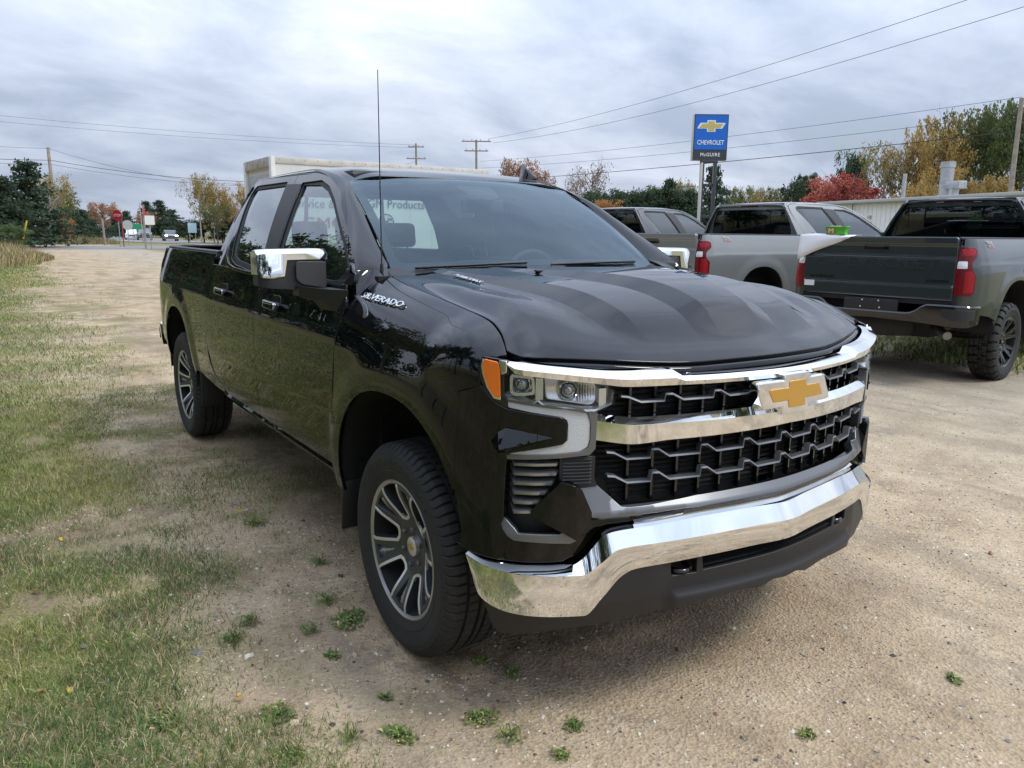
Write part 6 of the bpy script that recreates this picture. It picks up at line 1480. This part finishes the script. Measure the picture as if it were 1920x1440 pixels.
box('rear_header', (0, -2.965, BZ1-.11), (2.0, .10, .22), rust, bt, .01)
for k in range(6): box('door_panel', (0, -2.93, BZ0+.16+k*.31), (1.98, .03, .30), mat('rollup_grey', (.40, .41, .41), .5, noise=.1), bt, .01)
box('rear_bumper', (0, -3.05, .62), (2.1, .16, .14), bgrey, bt, .02)
box('frame_rail', (0, .6, .80), (.9, 6.6, .24), MATS['underbody_black'], bt)
for s in (-1, 1):
    for yy in (-1.7, 4.3):
        o = lathe('wheel', [(0, -.14), (.28, -.13), (.42, -.13), (.45, -.08), (.45, .08), (.42, .13), (0, .14)], MATS['tyre_rubber'], bt, n=24, axis='x'); o.location = (s*.95, yy, .45)
cabv = [[(s*x_, y_, z_) for y_, z_ in ((3.05, .6), (3.05, 2.35), (3.5, 2.45), (4.3, 1.65), (5.2, 1.45), (5.3, .6))] for s, x_ in ((-1, 1.0), (-.5, 2.04), (.5, 2.04), (1, 1.0))]
cabv = [[(xx, y_, z_) for y_, z_ in ((3.05, .6), (3.05, 2.3), (3.5, 2.45), (4.3, 1.7), (5.2, 1.45), (5.3, .6))] for xx in (-1.0, -.96, .96, 1.0)]
smooth_by_angle(loft('cab', cabv, bw, bt, sharp=False, closed=True), 30)
ink = mat('ink_dark', (.06, .07, .075), .5); inkr = mat('ink_red', (.35, .05, .05), .5)
def side_text(s_, y, z, size, m_, sx=1.): text('side_lettering', s_, size, m_, bt, .002, frame((1.132, y, z), (0, 1, 0), (1, 0, 0)), sx=sx)
side_text('Service &', -2.02, 2.20, .30, ink); side_text('GM Products', .20, 2.24, .30, ink)
side_text('GMC', -1.78, 1.74, .36, inkr, 1.35)
crest = lathe('crest_ring', [(.185, 0), (.185, .006), (.215, .006), (.215, 0)], ink, bt, n=32, axis='x'); crest.location = (1.132, -.10, 1.79)
for k, (yy, zz) in enumerate([(-.09, .07), (.09, .07), (-.09, -.05), (.09, -.05), (0, .01)]): box('crest_block', (1.133, -.10+yy, 1.79+zz), (.006, .12, .06), ink, bt)
tag(bt, 'white box truck with roll-up rear door parked behind the black pickup', 'box truck')

# ---------------------------------------------------------------- dealer sign on two posts
sg = empty('pylon_sign', (-37.62, 42.2, 0)); fd = Vector((41.15-43.2, 1.39, 0)); 
az = math.atan2(1.39, -2.05)          # direction along the face (left to right as seen) is (1.39, 2.05)
M0 = frame((0, 0, 0), (1.39, 2.05, 0), (2.05, -1.39, 0)); M0 = M0  # local x right, y up, z towards the viewer
sg.matrix_world = Matrix.Translation((-37.62, 42.2, 0)) @ M0
blue = mat('sign_blue', (.0, .105, .47), .35, noise=.05, emit=(.0, .10, .45, .10)); sdark = mat('sign_charcoal', (.035, .038, .045), .4); spale = mat('sign_cabinet', (.50, .48, .45), .5)
W_, Hs, T_ = 2.48, 3.20, .62; zt = 10.1
box('cabinet', (0, zt-Hs/2, -T_/2), (W_, Hs, T_), spale, sg, .01)
box('face_frame', (0, zt-Hs/2, .012), (W_-.02, Hs-.02, .02), sdark, sg)
box('blue_face', (0, zt-.10-1.17, .03), (W_-.16, 2.36, .02), blue, sg)
box('cabinet_skirt', (0, zt-Hs-.09, -.1), (1.25, .20, .30), sdark, sg, .01)
def tie2(hb, ht, hw, z0, z1, c0, c1, sk): return [(-hb-sk, z0), (-ht+sk, z1), (-hw, z1), (-hw, c1), (hw, c1), (hw, z1), (ht+sk, z1), (hb-sk, z0), (hw, z0), (hw, c0), (-hw, c0), (-hw, z0)]
flat = lambda o: (lambda u, v: np.stack([u, v, o+0*u], 1))
yb = zt-.86
panel('sign_emblem', [(a, b+yb) for a, b in tie2(.90, .90, .30, -.14, .24, -.36, .42, .12)], flat(.055), swhite, sg, res=.2, depth=.02, rnd=.012, out=(0, 0, 1))
panel('emblem_face', [(a, b+yb) for a, b in tie2(.74, .74, .22, -.08, .18, -.29, .35, .10)], flat(.068), mat('sign_gold', (.55, .45, .16), .35, .3), sg, res=.2, depth=.012, rnd=.008, out=(0, 0, 1))
text('sign_lettering', 'CHEVROLET', .44, swhite, sg, .006, Matrix.Translation((0, zt-1.98, .046)), sx=.80, bevel=.008)
text('sign_lettering', 'McGUIRE', .34, swhite, sg, .006, Matrix.Translation((.02, zt-2.82, .03)), sx=.95, bevel=.006, spacing=1.15)
for s in (-1, 1): box('sign_post', (s*.48, (zt-Hs-.1)/2, -.16), (.22, zt-Hs-.1, .42), spale if s < 0 else sdark, sg, .01); box('post_face', (s*.48+.09*s*-1, (zt-Hs-.1)/2, .055), (.10, zt-Hs-.12, .012), sdark, sg)
for yy in (5.15, 2.9): box('post_brace', (0, yy, -.1), (.76, .22, .20), sdark, sg, .01)
tag(sg, 'tall blue dealer sign on two dark posts with gold emblem', 'sign')

# ---------------------------------------------------------------- white metal building
bd = empty('metal_building', (-20.6, 35.2, .0), math.atan2(34.25-36.14, -17.6+23.69))
sid = mat('siding_white', (.80, .80, .78), .6, noise=.05, nscale=2); trimm = mat('roof_trim_grey', (.42, .42, .41), .6)
Lb, Hb = 26., 3.25
box('wall_core', (9.7, 4, Hb/2), (Lb, 8, Hb), sid, bd)
for k in range(84): box('siding_panel', (-3.2+.31*k, -.012, Hb/2-.02), (.285, .03, Hb-.08), sid, bd)
box('roof_edge', (9.7, 3.9, Hb+.07), (Lb+.4, 8.6, .15), trimm, bd, .02)
dr = box('door', (2.35, -.04, 1.15), (1.05, .05, 2.3), mat('door_white', (.74, .73, .70), .5), bd); box('door_window', (2.35, -.07, 1.80), (.5, .03, .12), cglass, dr)
box('door_frame', (2.35, -.035, 2.36), (1.25, .06, .10), trimm, bd)
box('wall_lamp', (.25, -.06, 2.55), (.18, .12, .14), trimm, bd, .02)
fl = lathe('flue', [(.29, 0), (.29, 1.35), (.33, 1.36), (.33, 1.62), (.25, 1.62)], galv, bd, n=24, axis='z'); fl.location = (2.55, 2.2, Hb+.25)
tube('thin_flue', [(0, 0, 0), (0, 0, 1.25)], .10, galv, bd, n=12).location = (-.1, 2.2, Hb+.25)
vb = box('vent_box', (3.35, 2.0, Hb+.75), (.75, .5, .35), galv, bd, .03); tube('vent_stalk', [(3.35, 2.0, Hb+.25), (3.35, 2.0, Hb+.6)], .14, galv, vb, n=10)
tag(bd, 'long low white metal-sided building with flues behind the parked pickups', 'building')
tube('whip_aerial', [(-21.5, 35.3, 0), (-21.5, 35.3, 5.0)], .02, wire_m, None, n=5); tag(bpy.data.objects['whip_aerial'], 'thin dark rod standing before the white building', 'aerial')

# ---------------------------------------------------------------- things left on the green truck's tailgate
def on_gate(o, lab, cat): 
    o.matrix_world = Matrix.Translation((-2.69, 10.34, .085)) @ Matrix.Rotation(R(96.9), 4, 'Z'); tag(o, lab, cat)
paper = mat('paper_white', (.82, .82, .84), .7)
u, v = np.meshgrid(np.linspace(0, 1, 14), np.linspace(0, 1, 9), indexing='ij')
PX = np.where(v < .45, -4.80-.105*v/.45, -4.905-.012*np.sin(v*9+u*3)); PY = .85-u*(.54+.10*(1-v)); PZ = np.where(v < .45, 1.495, 1.493-(v-.45)/.55*(.27-.25*u))+.012*np.sin(u*5)*(v > .3)
pi_ = np.arange(14*9).reshape(14, 9); pf = np.stack([pi_[:-1, :-1], pi_[1:, :-1], pi_[1:, 1:], pi_[:-1, 1:]], -1).reshape(-1, 4)
po = fast_mesh('paper_sheet', np.stack([PX, PY, PZ], -1).reshape(-1, 3), pf, [paper], smooth=True); so = po.modifiers.new('thick', 'SOLIDIFY'); so.thickness = .004
on_gate(po, 'white paper sheet draped over the left end of the green tailgate', 'paper')
tb = empty('plastic_tub'); gr_m = mat('tub_green', (.10, .48, .03), .4, noise=.08)
secs = [[(x_*f, y_*f, z_) for x_, y_ in ((-.06, -.17), (.06, -.17), (.06, .17), (-.06, .17))] for f, z_ in ((.86, 0), (1, .11), (1.04, .11), (1.04, .125), (.96, .125), (.82, .02))]
tb_o = loft('tub_shell', secs, gr_m, tb, sharp=True, closed=True)
text('tub_print', 'M', .10, mat('tub_print_cream', (.8, .72, .5), .5), tb, .001, frame((-.064, .07, .055), (0, -1, 0), (-1, 0, 0)), sx=1.2)
box('tub_label', (-.0615, .07, .055), (.004, .13, .085), mat('tub_label_brown', (.30, .16, .06), .5), tb)
box('tub_contents', (0, .03, .118), (.07, .16, .03), mat('tub_beige', (.6, .5, .38), .7), tb, .01)
on_gate(tb, 'bright green plastic tub standing on the white sheet', 'tub'); tb.matrix_world = tb.matrix_world @ Matrix.Translation((-4.86, .45, 1.502)) @ Matrix.Scale(.68, 4)
# every lettering becomes a plain mesh
bpy.context.view_layer.update()
dg = bpy.context.evaluated_depsgraph_get(); done = {}
for o in [q for q in bpy.data.objects if q.type == 'FONT']:
    ev = o.evaluated_get(dg)
    if o.data.name not in done:
        me = bpy.data.meshes.new_from_object(ev); done[o.data.name] = me
    me = done[o.data.name]; n = o.name
    q = bpy.data.objects.new(n+'_', me); COL.objects.link(q); q.parent = o.parent; q.matrix_local = o.matrix_local
    for a, b in zip(q.material_slots, o.material_slots):
        if b.material and b.material != a.material: a.link = 'OBJECT'; a.material = b.material
    bpy.data.objects.remove(o); q.name = n
